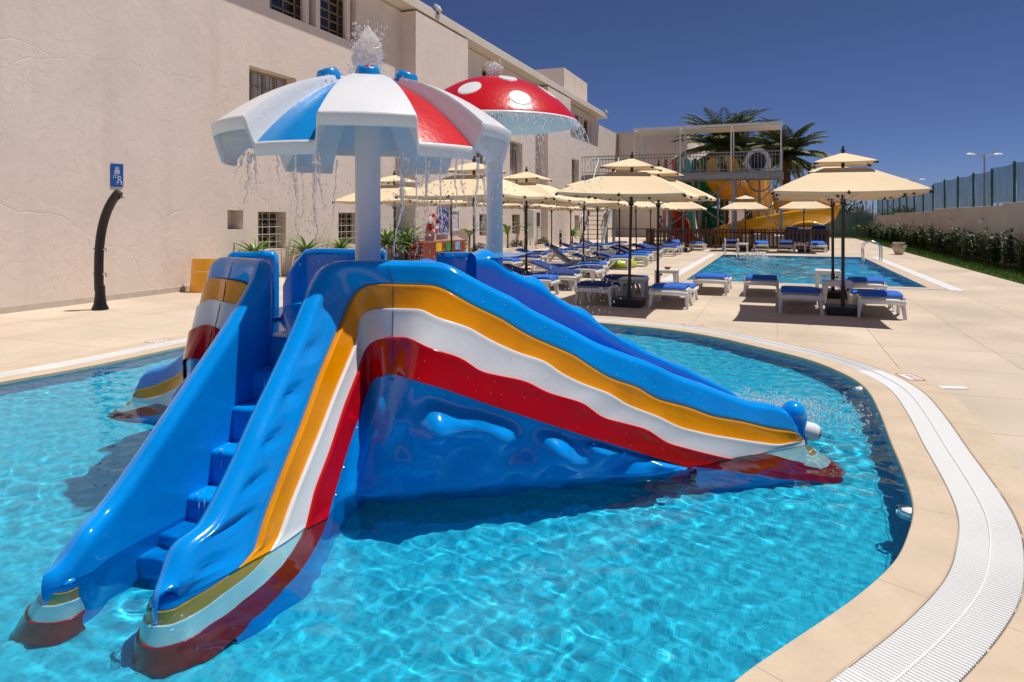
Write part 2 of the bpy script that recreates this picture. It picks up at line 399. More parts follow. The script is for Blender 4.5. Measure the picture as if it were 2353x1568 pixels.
STONE = pm('coping_stone', (0.60, 0.475, 0.345), 0.6, var=0.09, vscale=3, bump=0.15, bscale=25, dirt=(0.46, 0.31, 0.17), dscale=2.2, damt=0.35)
GRATE = pm('grate_white', (0.8, 0.8, 0.79), 0.45, var=0.03)
GRATEB = pm('grate_channel', (0.72, 0.73, 0.73), 0.6)
# ------------------------------------------------------------------ ground sheet with two pool openings
GZ = -0.008
bx0, bx1, by0, by1 = -10.2, 4.2, -1.8, 13.2
cell = 0.06
nx = int(round((bx1 - bx0) / cell)); ny = int(round((by1 - by0) / cell))
xs = np.linspace(bx0, bx1, nx + 1); ys = np.linspace(by0, by1, ny + 1)
HOLE = off(0.5)
XC, YC = np.meshgrid((xs[:-1] + xs[1:]) / 2, (ys[:-1] + ys[1:]) / 2)
inH = inside(HOLE[::3], XC, YC)
g = MB()
X, Y = np.meshgrid(xs, ys)
idx = np.arange((nx + 1) * (ny + 1)).reshape(ny + 1, nx + 1)
keep = ~inH
q = np.stack([idx[:-1, :-1], idx[:-1, 1:], idx[1:, 1:], idx[1:, :-1]], -1)[keep]
used = np.unique(q); remap = -np.ones(idx.size, int); remap[used] = np.arange(len(used))
V = np.stack([X.ravel(), Y.ravel(), np.full(X.size, GZ)], 1)[used]
g.v = [tuple(r) for r in V]; g.f = [tuple(r) for r in remap[q]]; g.m = [0] * len(g.f)
def quad(mb, x0, x1, y0, y1, z): mb.add([(x0, y0, z), (x1, y0, z), (x1, y1, z), (x0, y1, z)], [(0, 1, 2, 3)])
BIG = 1500
quad(g, -BIG, BIG, -BIG, by0, GZ); quad(g, -BIG, bx0, by0, by1, GZ); quad(g, bx1, BIG, by0, by1, GZ)
quad(g, -BIG, BIG, by1, RP[2], GZ); quad(g, -BIG, RP[0], RP[2], RP[3], GZ); quad(g, RP[1], BIG, RP[2], RP[3], GZ); quad(g, -BIG, BIG, RP[3], BIG, GZ)
ground = struct(g.build('ground', DECK)); ground['label'] = 'beige paved pool deck'
# ------------------------------------------------------------------ deck tiles (each its own slab)
T = 1.2; tiles = []
shared = {}
def inwhole(x, y): return
tx0, tx1, ty0, ty1 = -12.0, 6.0, -1.2, 15.6
cnt = 0
for i in range(int((tx1 - tx0) / T)):
    for j in range(int((ty1 - ty0) / T + .001)):
        x0, y0 = tx0 + i * T, ty0 + j * T
        c = cw(0, 0)
        # camera frame test of the tile centre
        cxx, cyy = x0 + T / 2, y0 + T / 2
        u = cxx * CT + cyy * ST; v = -cxx * ST + cyy * CT
        if v < 1.0 or abs(u) > 0.80 * v + 1.4: continue
        gx = np.linspace(x0 + .0025, x0 + T - .0025, 21); gy = np.linspace(y0 + .0025, y0 + T - .0025, 21)
        GX, GY = np.meshgrid((gx[1:] + gx[:-1]) / 2, (gy[1:] + gy[:-1]) / 2)
        ins = inside(HOLE[::3], GX, GY)
        if ins.all(): continue
        mb = MB()
        if not ins.any():
            if 'full' not in shared:
                mb.box((T / 2, T / 2, -0.0035), (T - .005, T - .005, .007)); shared['full'] = mb.mesh('tile', TILE)
            o = bpy.data.objects.new('tile', shared['full']); COL.objects.link(o); o.location = (x0, y0, 0)
        else:
            ids = np.arange(21 * 21).reshape(21, 21)
            qq = np.stack([ids[:-1, :-1], ids[:-1, 1:], ids[1:, 1:], ids[1:, :-1]], -1)[~ins]
            A, B = np.meshgrid(gx - x0, gy - y0)
            mb.add(np.stack([A.ravel(), B.ravel(), np.zeros(A.size)], 1).tolist(), qq.tolist())
            o = mb.build('tile', TILE); o.location = (x0, y0, 0)
        o.parent = ground; cnt += 1
print('tiles', cnt)
# ------------------------------------------------------------------ coping slabs, gutter grate, outer border
def ring_piece(name, i0, i1, d0, d1, z0, z1, mat, parent, gap=0.0, smooth=False):
    k = [(i % NE_) for i in range(i0, i1 + 1)]
    a = EDGE[k] + nrm[k] * d0; b = EDGE[k] + nrm[k] * d1
    a[0] += (a[1] - a[0]) * gap; b[0] += (b[1] - b[0]) * gap
    mb = MB(); bv = 0.006
    rows = []
    for pa, pb in zip(a, b):
        dd = (pb - pa) / np.linalg.norm(pb - pa)
        rows.append([(*pa, z0), (*pa, z1 - bv), (*(pa + dd * bv), z1), (*(pb - dd * bv), z1), (*pb, z1 - bv), (*pb, z0)])
    mb.grid(rows)
    n = len(rows); mb.f += [tuple(range(5, -1, -1)), tuple((n - 1) * 6 + i for i in range(6))]; mb.m += [0, 0]
    return mb.build(name, mat, parent)
copr = thing('pool_surround', 'sandy stone coping with border slabs around the splash pool', 'pool coping', tuple(cw(0, 4, 0)))
per_m = NE_ / PER
step = int(round(0.95 * per_m))
i = 0; n_c = 0
while i < NE_:
    j = min(i + step, NE_)
    ring_piece('coping_slab', i, j, 0.0, 0.205, -0.07, 0.004, STONE, copr, gap=0.06)
    ring_piece('border_slab', i, j, 0.475, 0.70, -0.012, 0.004, STONE, copr, gap=0.06)
    i = j
# grate
gr = thing('gutter_grate', 'white slotted overflow grate curving around the splash pool', 'drain grate', tuple(cw(1.5, 3, 0)))
ch = MB()
k = list(range(NE_)) + [0]
a = EDGE[k] + nrm[k] * 0.203; b = EDGE[k] + nrm[k] * 0.477
ch.grid([[(*pa, -0.02), (*pb, -0.02)] for pa, pb in zip(a, b)])
ch.build('channel', GRATEB, gr)
PITCH = 0.0185; nb = int(PER / PITCH)
ss = np.linspace(0, NE_, nb, endpoint=False)
E2 = np.vstack([EDGE, EDGE[:1]]); N2 = np.vstack([nrm, nrm[:1]])
ctr = np.stack([np.interp(ss, np.arange(NE_ + 1), E2[:, c]) for c in (0, 1)], 1)
nn = np.stack([np.interp(ss, np.arange(NE_ + 1), N2[:, c]) for c in (0, 1)], 1); nn /= np.linalg.norm(nn, axis=1)[:, None]
mid = ctr + nn * 0.34
u = mid[:, 0] * CT + mid[:, 1] * ST; v = -mid[:, 0] * ST + mid[:, 1] * CT
vis = (v > 1.6) & (np.abs(u) < 0.76 * v) & (v * 1568 * 0 + 1 > 0)
ypx = np.where(v > .1, 500 + F * 1.6 / np.maximum(v, .1), 9999)
vis &= ypx < 1580
order = [i for i in np.argsort(v) if vis[i]]
near = set(order[:300])
bar = MB(); bar.box((0, 0, 0), (0.262, 0.0145, 0.018), bev=0.003)
bar_me = bar.mesh('bar', GRATE)
rest = MB()
for i in range(nb):
    ang = math.atan2(nn[i][1], nn[i][0])
    if i in near:
        o = bpy.data.objects.new('bar', bar_me); COL.objects.link(o); o.parent = gr
        b0 = gr['base']; o.location = (mid[i][0] - b0[0], mid[i][1] - b0[1], -0.007 - b0[2]); o.rotation_euler = (0, 0, ang)
    elif v[i] > 0.5 and abs(u[i]) < 0.9 * v[i] + 1:
        rest.box((mid[i][0], mid[i][1], -0.007), (0.262, 0.0145, 0.018), rz=ang)
ro = rest.build('far_bar_run', GRATE, gr); ro['kind'] = 'stuff'
# spine rod under the bars
sp = MB(); sp.tube([(*(EDGE[i % NE_] + nrm[i % NE_] * 0.34), 0.0035) for i in range(0, NE_ + 1, 3)], 0.0045, 6); sp.build('connecting_cord', GRATE, gr, smooth=True)
# ------------------------------------------------------------------ pool basins and water
def mosaic(name, c1, c2, c3, scale=40):
    m = bpy.data.materials.new(name); m.use_nodes = True; t = m.node_tree; N = t.nodes; L = t.links; b = N['Principled BSDF']
    b.inputs['Roughness'].default_value = 0.35
    gm = N.new('ShaderNodeNewGeometry')
    vm = N.new('ShaderNodeVectorMath'); vm.operation = 'SCALE'; vm.inputs[3].default_value = scale; L.new(gm.outputs['Position'], vm.inputs[0])
    fl = N.new('ShaderNodeVectorMath'); fl.operation = 'FLOOR'; L.new(vm.outputs[0], fl.inputs[0])
    wn = N.new('ShaderNodeTexWhiteNoise'); L.new(fl.outputs[0], wn.inputs['Vector'])
    cr = N.new('ShaderNodeValToRGB'); e = cr.color_ramp.elements
    e[0].color = (*c1, 1); e[1].color = (*c3, 1); e.new(0.5).color = (*c2, 1)
    L.new(wn.outputs[0], cr.inputs[0])
    fr = N.new('ShaderNodeVectorMath'); fr.operation = 'FRACTION'; L.new(vm.outputs[0], fr.inputs[0])
    sx = N.new('ShaderNodeSeparateXYZ'); L.new(fr.outputs[0], sx.inputs[0])
    mxv = N.new('ShaderNodeMath'); mxv.operation = 'MAXIMUM'; L.new(sx.outputs[0], mxv.inputs[0]); L.new(sx.outputs[1], mxv.inputs[1])
    gt = N.new('ShaderNodeMath'); gt.operation = 'GREATER_THAN'; gt.inputs[1].default_value = 0.92; L.new(mxv.outputs[0], gt.inputs[0])
    mx = N.new('ShaderNodeMix'); mx.data_type = 'RGBA'; L.new(gt.outputs[0], mx.inputs[0]); L.new(cr.outputs[0], mx.inputs[6])
    mx.inputs[7].default_value = (*[c * .7 + .15 for c in c2], 1); L.new(mx.outputs[2], b.inputs['Base Color'])
    MATS[name] = m
    return m
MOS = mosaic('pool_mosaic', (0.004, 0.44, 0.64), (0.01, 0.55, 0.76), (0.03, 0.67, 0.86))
MOSW = mosaic('pool_wall_mosaic_shade', (0.006, 0.16, 0.34), (0.01, 0.21, 0.42), (0.02, 0.28, 0.5))  # tile blues darker than the floor: the wall's shade is put into the colour
MOSR = mosaic('rear_pool_mosaic', (0.012, 0.36, 0.55), (0.02, 0.46, 0.66), (0.05, 0.55, 0.74))
def water_mat(name, tint):
    m = bpy.data.materials.new(name); m.use_nodes = True; t = m.node_tree; t.nodes.remove(t.nodes['Principled BSDF'])
    gl = t.nodes.new('ShaderNodeBsdfGlass'); gl.inputs['IOR'].default_value = 1.33; gl.inputs['Roughness'].default_value = 0
    gl.inputs['Color'].default_value = (*tint, 1); t.links.new(gl.outputs[0], t.nodes['Material Output'].inputs[0])
    MATS[name] = m
    return m
WATER = water_mat('pool_water', (0.74, 0.97, 1.0)); WATER2 = water_mat('rear_pool_water', (0.80, 0.96, 1.0))
PD = -0.5
fl = MB(); fl.add([(*p, PD) for p in EDGE[::6]], [tuple(range(len(EDGE[::6])))])
pf = struct(recv(fl.build('splash_pool_floor', MOS)), 'light blue mosaic floor of the splash pool')
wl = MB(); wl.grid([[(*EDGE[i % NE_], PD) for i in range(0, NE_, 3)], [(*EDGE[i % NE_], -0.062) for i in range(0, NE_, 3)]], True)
struct(recv(wl.build('splash_pool_wall', MOSW)), 'blue mosaic wall of the splash pool with its shade painted in')
rs = np.random.RandomState(3)
def waves(X, Y, specs):
    Z = np.zeros_like(X)
    for a, Lw, amp, ph in specs: Z += amp * np.sin((X * math.cos(a) + Y * math.sin(a)) * 2 * math.pi / Lw + ph)
    return Z
wsp = []
for _ in range(40):
    Lw = math.exp(rs.uniform(math.log(.05), math.log(.32))); wsp.append((rs.uniform(0, 6.283), Lw, 0.00105 * (Lw / .3) ** 1.0 * rs.uniform(.5, 1.2), rs.uniform(0, 6.283)))
# ripple rings where water falls
DROPS = []
def water_sheet(name, poly, x0, x1, y0, y1, dx, z0, specs, mat, drops=()):
    nx = int((x1 - x0) / dx); ny = int((y1 - y0) / dx)
    xs = np.linspace(x0, x1, nx + 1); ys = np.linspace(y0, y1, ny + 1); X, Y = np.meshgrid(xs, ys)
    XC, YC = np.meshgrid((xs[1:] + xs[:-1]) / 2, (ys[1:] + ys[:-1]) / 2)
    ins = inside(poly, XC, YC)
    mod = 0.72 + 0.5 * np.sin(X * .9 + 1.3 * np.sin(Y * .7)) * np.sin(Y * 1.1 + np.sin(X * .8))
    Z = z0 + waves(X, Y, specs) * np.clip(mod, .35, 1.3)
    for (cx, cy2, amp, lam, rr) in drops:
        d = np.hypot(X - cx, Y - cy2); Z += amp * np.cos(d * 2 * math.pi / lam) * np.exp(-d / rr)
    ids = np.arange(X.size).reshape(X.shape)
    q = np.stack([ids[:-1, :-1], ids[:-1, 1:], ids[1:, 1:], ids[1:, :-1]], -1)[ins]
    used = np.unique(q); rm = -np.ones(ids.size, int); rm[used] = np.arange(len(used))
    V = np.stack([X.ravel(), Y.ravel(), Z.ravel()], 1)[used]
    me = bpy.data.meshes.new(name); me.from_pydata(V.tolist(), [], rm[q].tolist()); me.materials.append(mat)
    me.polygons.foreach_set('use_smooth', [True] * len(me.polygons)); me.update()
    o = bpy.data.objects.new(name, me); COL.objects.link(o); o.cycles.is_caustics_caster = True
    return struct(o)
pe = off(0.06)[::3]
mn = EDGE.min(0) - .1; mxx = EDGE.max(0) + .1
drops = []
for cx_, cz_ in ((2.35, 5.55), (2.2, 5.7), (2.5, 5.3), (1.9, 5.9), (-1.62, 3.3), (.0, 7.2), (.7, 7.6), (-.7, 7.5)):
    p = cw(cx_, cz_); drops.append((p.x, p.y, 0.0035, 0.13, 0.30))
wo = water_sheet('splash_pool_water', pe, mn[0], mxx[0], mn[1], mxx[1], 0.0175, WZ, wsp, WATER, drops)
wo['label'] = 'clear rippled cyan water of the splash pool'
# rear pool
x0, x1, y0, y1 = RP
rb = MB(); rb.add([(x0, y0, -.95), (x1, y0, -.95), (x1, y1, -.95), (x0, y1, -.95)], [(0, 1, 2, 3)])
struct(recv(rb.build('rear_pool_floor', MOSR)), 'blue mosaic floor of the rear pool')
rb = MB(); rb.grid([[(x0, y0, -.95), (x1, y0, -.95), (x1, y1, -.95), (x0, y1, -.95)], [(x0, y0, -.001), (x1, y0, -.001), (x1, y1, -.001), (x0, y1, -.001)]], True)
struct(recv(rb.build('rear_pool_wall', MOSR)), 'blue mosaic wall of the rear pool')
wsp2 = [(rs.uniform(0, 6.283), Lw, 0.0026 * (Lw / .4) ** 1.0, rs.uniform(0, 6.283)) for Lw in np.exp(rs.uniform(math.log(.22), math.log(1.3), 26))]
sw = P(1716, 595, WZ)
wr = water_sheet('rear_pool_water', np.array([(x0, y0), (x1, y0), (x1, y1), (x0, y1)]), x0, x1, y0, y1, 0.06, WZ, wsp2, WATER2, [(sw.x, sw.y, .012, .5, 1.0)])
wr['label'] = 'rippled blue water of the rear rectangular pool'
rc = thing('rear_pool_surround', 'pale stone edging and white grates around the rear rectangular pool', 'pool coping', (x0, y0, 0))
def slabs(name, mat, pieces):
    for (a0, a1, b0, b1, z) in pieces:
        m = MB(); m.box(((a0 + a1) / 2, (b0 + b1) / 2, z / 2 - .004), (a1 - a0, b1 - b0, z + .008), bev=.003); m.build(name, mat, rc)
ps = []
nseg = 10
for i in range(nseg):
    ya = y0 + (y1 - y0) * i / nseg; yb = y0 + (y1 - y0) * (i + 1) / nseg - .006
    ps.append((x0 - .30, x0 + .015, ya, yb, .004)); ps.append((x1 - .015, x1 + .32, ya, yb, .004))
slabs('coping_slab', STONE, ps)
slabs('grate', GRATE, [(x0 - .56, x0 - .304, y0 - .5, y1 + .4, .006), (x1 + .324, x1 + .60, y0 - .5, y1 + .4, .006)])
ps = [(x0 - .29 + i * .6, x0 - .29 + i * .6 + .594, y0 - .2, y0 + .015, .004) for i in range(10)]
slabs('coping_slab', STONE, ps)
m = MB()
for i in range(150):
    m.box((x0 - .3 + i * .0405, y0 - .30, .0), (.022, .16, .008))
fg = m.build('front_grate_bars', GRATE, rc); fg['kind'] = 'stuff'
# depth marker plates
MARKRED = pm('marker_red', lin((190, 40, 40)), 0.5)
for (x, y, lab) in ((2087, 867.5, 'small white red-edged depth plate on the border beside the expansion joint'),
                    (1592, 749, 'small white red-edged depth plate in the border facing the loungers'),
                    (385, 786, 'small white red-edged depth plate in the border facing the shower')):
    p = P(x, y, 0); i = int(np.argmin(np.hypot(*(EDGE - np.array(p.xy)).T))); q = EDGE[i] + nrm[i] * 0.585
    ang = math.atan2(tan[i][1], tan[i][0]); t = thing('depth_plate', lab, 'sign', (q[0], q[1], 0.004), ang, local=True)
    m = MB(); m.box((0, 0, 0.002), (.28, .16, .004)); m.build('plate', GRATE, t)
    m = MB()
    for sy in (-1, 1): m.box((0, sy * .075, .005), (.28, .008, .002))
    for sx in (-1, 1): m.box((sx * .136, 0, .005), (.008, .142, .002))
    m.build('border', MARKRED, t)
    m = MB()
    for (mx_, w_) in ((-.075, .03), (-.02, .02), (.03, .035), (.085, .03)): m.box((mx_, .0, .005), (w_, .012, .002)); m.box((mx_ + w_ / 2, .02, .005), (.009, .05, .002))
    m.build('marking', MARKRED, t)
# loose white tile on the deck
p = P(2190, 892, 0); m = MB(); m.box((0, 0, .004), (.24, .10, .006)); o = m.build('white_marker', GRATE); o.location = (p.x, p.y, 0); o.rotation_euler = (0, 0, .3)
tag(o, 'small plain white marker strip lying on the beige deck', 'marker')
# wall inlets
for (x, y, lab) in ((1979, 893, 'white round inlet on pool wall beside the splashing slide end'), (2086, 1172, 'white round inlet on pool wall at the bend of the grate')):
    p = P(x, y, WZ); i = int(np.argmin(np.hypot(*(EDGE - np.array(p.xy)).T))); q = EDGE[i] - nrm[i] * .02
    t = thing('pool_inlet', lab, 'pool fitting', (q[0], q[1], -.085), math.atan2(-nrm[i][1], -nrm[i][0]), local=True)
    m = MB(); m.lathe([(.0, .05), (.04, .048), (.062, .03), (.07, 0), (.07, -.02)], n=20)
    m.v = [(v[2], v[0], v[1]) for v in m.v]; recv(m.build('flange', GRATE, t, smooth=True))
    m = MB(); m.lathe([(.0, .062), (.028, .06), (.03, .045)], n=14); m.v = [(v[2], v[0], v[1]) for v in m.v]; recv(m.build('nozzle', GRATE, t, smooth=True))
# ------------------------------------------------------------------ play slide: traced side panels set at their measured place
def z6(l): return [(.662 * x, 530.6 + .662 * y) for x, y in l]
def z7(l): return [(766.5 + .5262 * x, 560 + .5262 * y) for x, y in l]
crS = z6([(625,1240),(640,1140),(665,1095),(700,1070),(745,1050),(790,960),(850,840),(925,660),(1000,500),(1065,350),(1115,210),(1140,125)])
crM = z6([(1140,125)]) + z7([(12,92),(250,90),(450,95)])
crE = z7([(450,95),(500,105),(560,135),(640,180),(740,230),(790,250),(850,295),(960,350),(1060,400),(1160,455),(1300,505),(1400,540),(1500,590),(1620,630),(1720,670),(1830,710),(1900,715),(1980,735)]) + [(1818, 955), (1830, 985)]
byS = z6([(890,1105),(920,1000),(985,830),(1050,670),(1110,500),(1165,370),(1215,250),(1245,195)])
byM = z6([(1245,195)]) + z7([(160,180),(250,180),(440,185)])
byE = z7([(440,185),(490,205),(600,270),(740,335),(790,370),(860,410),(1050,490),(1090,520),(1200,590),(1330,630),(1400,680),(1560,720),(1640,755),(1800,782),(1900,810),(2030,825),(2048,850)])
ywS = z6([(965,1062),(1000,960),(1065,800),(1110,690),(1160,560),(1215,430),(1247,350)]) + z7([(100,330),(150,288)])
ywM = z7([(150,288),(250,283),(390,287)])
ywE = z7([(390,287),(440,320),(590,365),(690,425),(800,475),(930,515),(980,560),(1080,610),(1210,655),(1270,700),(1430,760),(1500,800),(1650,835),(1840,865),(1950,880),(2055,858)])
wrS = z6([(1060,1028),(1090,900),(1140,770),(1195,600),(1247,470)]) + z7([(130,470),(170,425)])
wrM = z7([(170,425),(250,408),(330,410)])
wrE = z7([(330,410),(400,450),(560,500),(640,560),(840,600),(930,650),(1090,695),(1170,760),(1370,810),(1450,870),(1600,910),(1750,945),(1880,915)])
rbS = z6([(1150,950),(1165,900),(1200,780),(1247,640)]) + z7([(100,800),(150,640),(185,590)])
rbM = z7([(185,590),(240,566),(290,576)])
rbE = z7([(290,576),(330,590),(500,640),(700,710),(900,775),(1100,840),(1300,900),(1450,950),(1590,990)])
NS, NM, NEc = 40, 12, 70
A_ = np.array((-1.43, 2.98)); B_ = np.array((-1.155, 4.35)); C_ = np.array((-.453, 4.27)); D_ = np.array((2.145, 5.03))
def plane(p0, p1, h0, h1, k):
    d = (p1 - p0); Ln = np.linalg.norm(d); d = d / Ln; n = np.array((d[1], -d[0]))
    def hit(x, y):
        a, b = ab(x, y); r = np.array((a, 1.0))
        # n.(r t - p0) = k (h0 + (h1-h0) * d.(r t - p0)/Ln - (EYE + b t))
        s = (h1 - h0) / Ln
        lhs = n @ r - k * s * (d @ r) + k * b
        rhs = n @ p0 + k * (h0 - s * (d @ p0) - EYE)
        return rhs / lhs
    return hit
hS = plane(A_, B_, .15, 1.295, .30); hM = plane(B_ + np.array((.0, .03)), C_ + np.array((0, .1)), 1.295, 1.295, .33); hE = plane(C_, D_, 1.295, .20, .40)
def rowof(S, M, E):
    ps = np.vstack([resample(S, NS), resample(M, NM)[1:], resample(E, NEc)[1:]])
    t = np.array([hS(*p) for p in ps[:NS]] + [hM(*p) for p in ps[NS:NS + NM - 1]] + [hE(*p) for p in ps[NS + NM - 1:]])
    t = smooth1(t, 14)
    ps = smooth1(ps, 2)
    out = []
    for (x, y), tk in zip(ps, t):
        a, b = ab(x, y); out.append((a * tk, tk, EYE + b * tk))
    return np.array(out)       # cam-plan coords x, depth, z
ROWS = [rowof(crS, crM, crE), rowof(byS, byM, byE), rowof(ywS, ywM, ywE), rowof(wrS, wrM, wrE), rowof(rbS, rbM, rbE)]
NC = ROWS[0].shape[0]
# outward plan normal for every column
def unit(v): return v / np.linalg.norm(v)
nS = unit(np.array(((B_ - A_)[1], -(B_ - A_)[0]))); nE = unit(np.array(((D_ - C_)[1], -(D_ - C_)[0]))); nM = np.array((0.12, -.99))
NO = np.array([nS] * NS + [nM] * (NM - 1) + [nE] * (NEc - 1)); NO = smooth1(NO, 16); NO /= np.linalg.norm(NO, axis=1)[:, None]
# toes: fan the bands round the foot of each leg, below the water
def toe(T0, n_out, n_in_turn, rr, zz, steps=11):
    a0 = math.atan2(n_out[1], n_out[0]); cols = []
    for i in range(steps + 1):
        a = a0 + n_in_turn * math.pi * i / steps
        g_ = 1 + .8 * max(0, 1 - 2 * i / steps) ** .7 - .45 * max(0, 2 * i / steps - 1)
        cols.append([(T0[0] + (rr[0] + (r - rr[0]) * g_) * math.cos(a), T0[1] + (rr[0] + (r - rr[0]) * g_) * math.sin(a), z) for r, z in zip(rr, zz)])
    return cols
rr = [.055, .07, .09, .12, .155]; zz = [-.035, -.09, -.19, -.31, -.48]
cS = ROWS[0][0]; TS = cS[:2] - nS * .055 + np.array((-.02, .02))
cE = ROWS[0][-1]; TE = cE[:2] - nE * .055
toeS = toe(TS, nS, -1, rr, zz)[::-1]        # inner -> front -> outer
toeE = toe(TE, nE, 1, [.05, .08, .13, .19, .25], [-.02, -.09, -.19, -.31, -.48])
def blend_cols(c0, c1, n, bow=np.zeros(2)):
    return [[tuple(np.array(p) * (1 - t) + np.array(q) * t + np.array((*(bow * (j / 4) * math.sin(math.pi * t)), 0))) for j, (p, q) in enumerate(zip(c0, c1))] for t in [(i + 1) / (n + 1) for i in range(n)]]
cols = [[tuple(ROWS[j][i]) for j in range(5)] for i in range(NC)]
# clamp first/last visible column just below water for lower rows
colsA = toeS + blend_cols(toeS[-1], cols[0], 9, nS * .10) + cols + blend_cols(cols[-1], toeE[0], 5) + toeE
n0 = len(toeS) + 9
def col_norm():
    out = []
    for c in colsA:
        d = np.array(c[4][:2]) - np.array(c[0][:2]); out.append(unit(d) if np.linalg.norm(d) > .03 else np.array((0, -1.)))
    o = np.array(out); o[n0:n0 + NC] = NO
    o = smooth1(o, 3); return o / np.linalg.norm(o, axis=1)[:, None]
CN = col_norm()
def band_rows(j, lip=.020, nsub=7, dents=False):
    """rows of one colour band between boundary j and j+1, with a proud rounded upper lip"""
    prof = [(0.0, -.012), (0.0, lip * .55), (.015, lip * .9), (.045, lip), (.12, lip * .86), (.3, lip * .62), (.5, lip * .4), (.75, lip * .22), (1.0, lip * .05), (1.02, -.012)]
    if j == 0: prof = [(0.0, 0), (.03, .006), (.1, .008), (.2, .008), (.35, .006), (.5, .004), (.65, .003), (.8, .002), (.92, .001), (1.02, -.012)]
    rows = []
    for f, o in prof:
        r = []
        for i, c in enumerate(colsA):
            p = np.array(c[j]) * (1 - f) + np.array(c[j + 1]) * f; n = CN[i]; oo = o if (j == 0 or n0 <= i < n0 + NC or o < 0) else o * .45
            if j == 0 and n0 <= i < n0 + NS:            # moulded dents in the stair side
                s = (i - n0) / NS * 7.0; oo -= .028 * max(0, math.sin(s * 2 * math.pi + .6)) ** 2 * math.sin(math.pi * min(1, max(0, (f - .08) / .6)))
            r.append((p[0] + n[0] * oo, p[1] + n[1] * oo, p[2] + (oo * .3 if f < .05 else 0)))
        rows.append(r)
    return rows
def inner_rows(thick=.11):
    prof = [(0, 0.0), (.012, .012), (.035, .022), (.07, .022), (.098, .012), (thick, -.02), (thick + .001, -.05)]
    rows = []
    nA = len(colsA); lS, lE = len(toeS), len(toeE)
    sc_ = [(.5 if i < lS else .5 + .5 * (i - lS + 1) / 10 if i < n0 else .5 if i >= nA - lE else .5 + .5 * (nA - lE - i) / 6 if i >= n0 + NC else 1.0) for i in range(nA)]
    for o, dz in prof: rows.append([(c[0][0] - CN[i][0] * o * sc_[i], c[0][1] - CN[i][1] * o * sc_[i], c[0][2] + dz) for i, c in enumerate(colsA)])
    for zb in (.66, .33, 0.0):
        rows.append([(c[0][0] - CN[i][0] * thick * sc_[i], c[0][1] - CN[i][1] * thick * sc_[i], -.5 + (c[0][2] - .02 + .5) * zb) for i, c in enumerate(colsA)])
    return rows
def infill_rows():
    lo = n0; sub = []
    idx = [i for i in range(0, NC)]
    rows = [[] for _ in range(17)]
    for k_ in range(n0 - 9, n0):
        tp = colsA[k_][4]
        for k in range(17): rows[k].append((tp[0] + .012 * k / 16, tp[1], tp[2] + (-.5 - tp[2]) * k / 16))
    for i in idx:
        top = np.array(ROWS[4][i]); n = NO[i]
        if i < NS: xb = -1.03 + .10 * i / NS
        elif i < NS + NM: xb = -.93 + .1 * (i - NS) / NM
        else: xb = -.83 + 2.02 * ((i - NS - NM) / (NC - NS - NM - 1)) ** 1.0
        zb = 4.02 + (xb + .99) * (.40 / 2.2)
        if i < NS: g_ = i / NS; xb = (ROWS[4][0][0] + .01) * (1 - g_) + xb * g_; zb = (ROWS[4][0][1] + .02) * (1 - g_) + zb * g_
        bot = np.array((xb, zb, WZ)); bot2 = np.array((xb, zb + (.32 if i >= NS else .32 * i / NS), -.5))
        for k in range(17):
            f = k / 16
            if f <= .75: p = top * (1 - f / .75) + bot * (f / .75)
            else: p = bot + (bot2 - bot) * (f - .75) / .25
            # flange then bulging moulded rock
            t = min(1, max(0, (f - .09) / .12)); t = t * t * (3 - 2 * t)
            base = -.035 if f < .09 else -.035 + .035 * t
            wv = Vector((p[0] * 2.1, p[1] * 2.1, p[2] * 2.6)); b = noise.noise(wv * 1.15) * .15 + noise.noise(wv * 2.6 + Vector((3, 1, 7))) * .12
            d = base + t * (b + .03)
            edge_f = min(1.0, (NC - 1 - i) / 8.0) * min(1, max(0, (i - NS * .75) / (NS * .25 + NM)))
            d *= edge_f * (1 - .6 * max(0, min(1, (f - .3) / .45)))
            rows[k].append((p[0] + n[0] * d, p[1] + n[1] * d, p[2]))
    return rows
# mirror about the stair axis for the other side of the stairs
M0 = np.array((-1.745, 3.025)); Mdir = unit(np.array((math.cos(R(75.8)), math.sin(R(75.8)))))
MC = np.array((-1.62, 4.62)); Wd = unit(np.array((math.cos(R(136)), math.sin(R(136)))))
Wn = np.array((-Wd[1], Wd[0]))
WS = np.linspace(0, 4, 201); WPH = np.interp(WS, [0, .1, .5, 1.2, 2.2, 4], [R(a) for a in (136, 136, 116, 114, 162, 165)])
WC = np.zeros((201, 2)); WC[0] = MC
for i_ in range(1, 201): WC[i_] = WC[i_ - 1] + .02 * np.array((math.cos(WPH[i_]), math.sin(WPH[i_])))
def mirror(p):
    d = np.array(p[:2]) - M0; d = 2 * (d @ Mdir) * Mdir - d; q = M0 + d
    s = (q - MC) @ Wd
    if s > 0.1:
        n = (q - MC) @ Wn
        if n > .05: n = .05 + (n - .05) * (1 - .35 * min(1, (s - .1) / .3))
        s2 = .1 + (s - .1) * .80
        c = np.array([np.interp(s2, WS, WC[:, 0]), np.interp(s2, WS, WC[:, 1])]); ph = np.interp(s2, WS, WPH)
        q = c + n * np.array((-math.sin(ph), math.cos(ph)))
    return (q[0], q[1], p[2])
def toworld(rows, f=None): return [[tuple(cw(*(f(p) if f else p))) for p in r] for r in rows]
base_w = cw(-1.0, 4.8, -.5)
play = thing('play_slide', 'blue fibreglass water slide tower with orange, white and red wavy stripes in the splash pool', 'water slide', tuple(base_w))
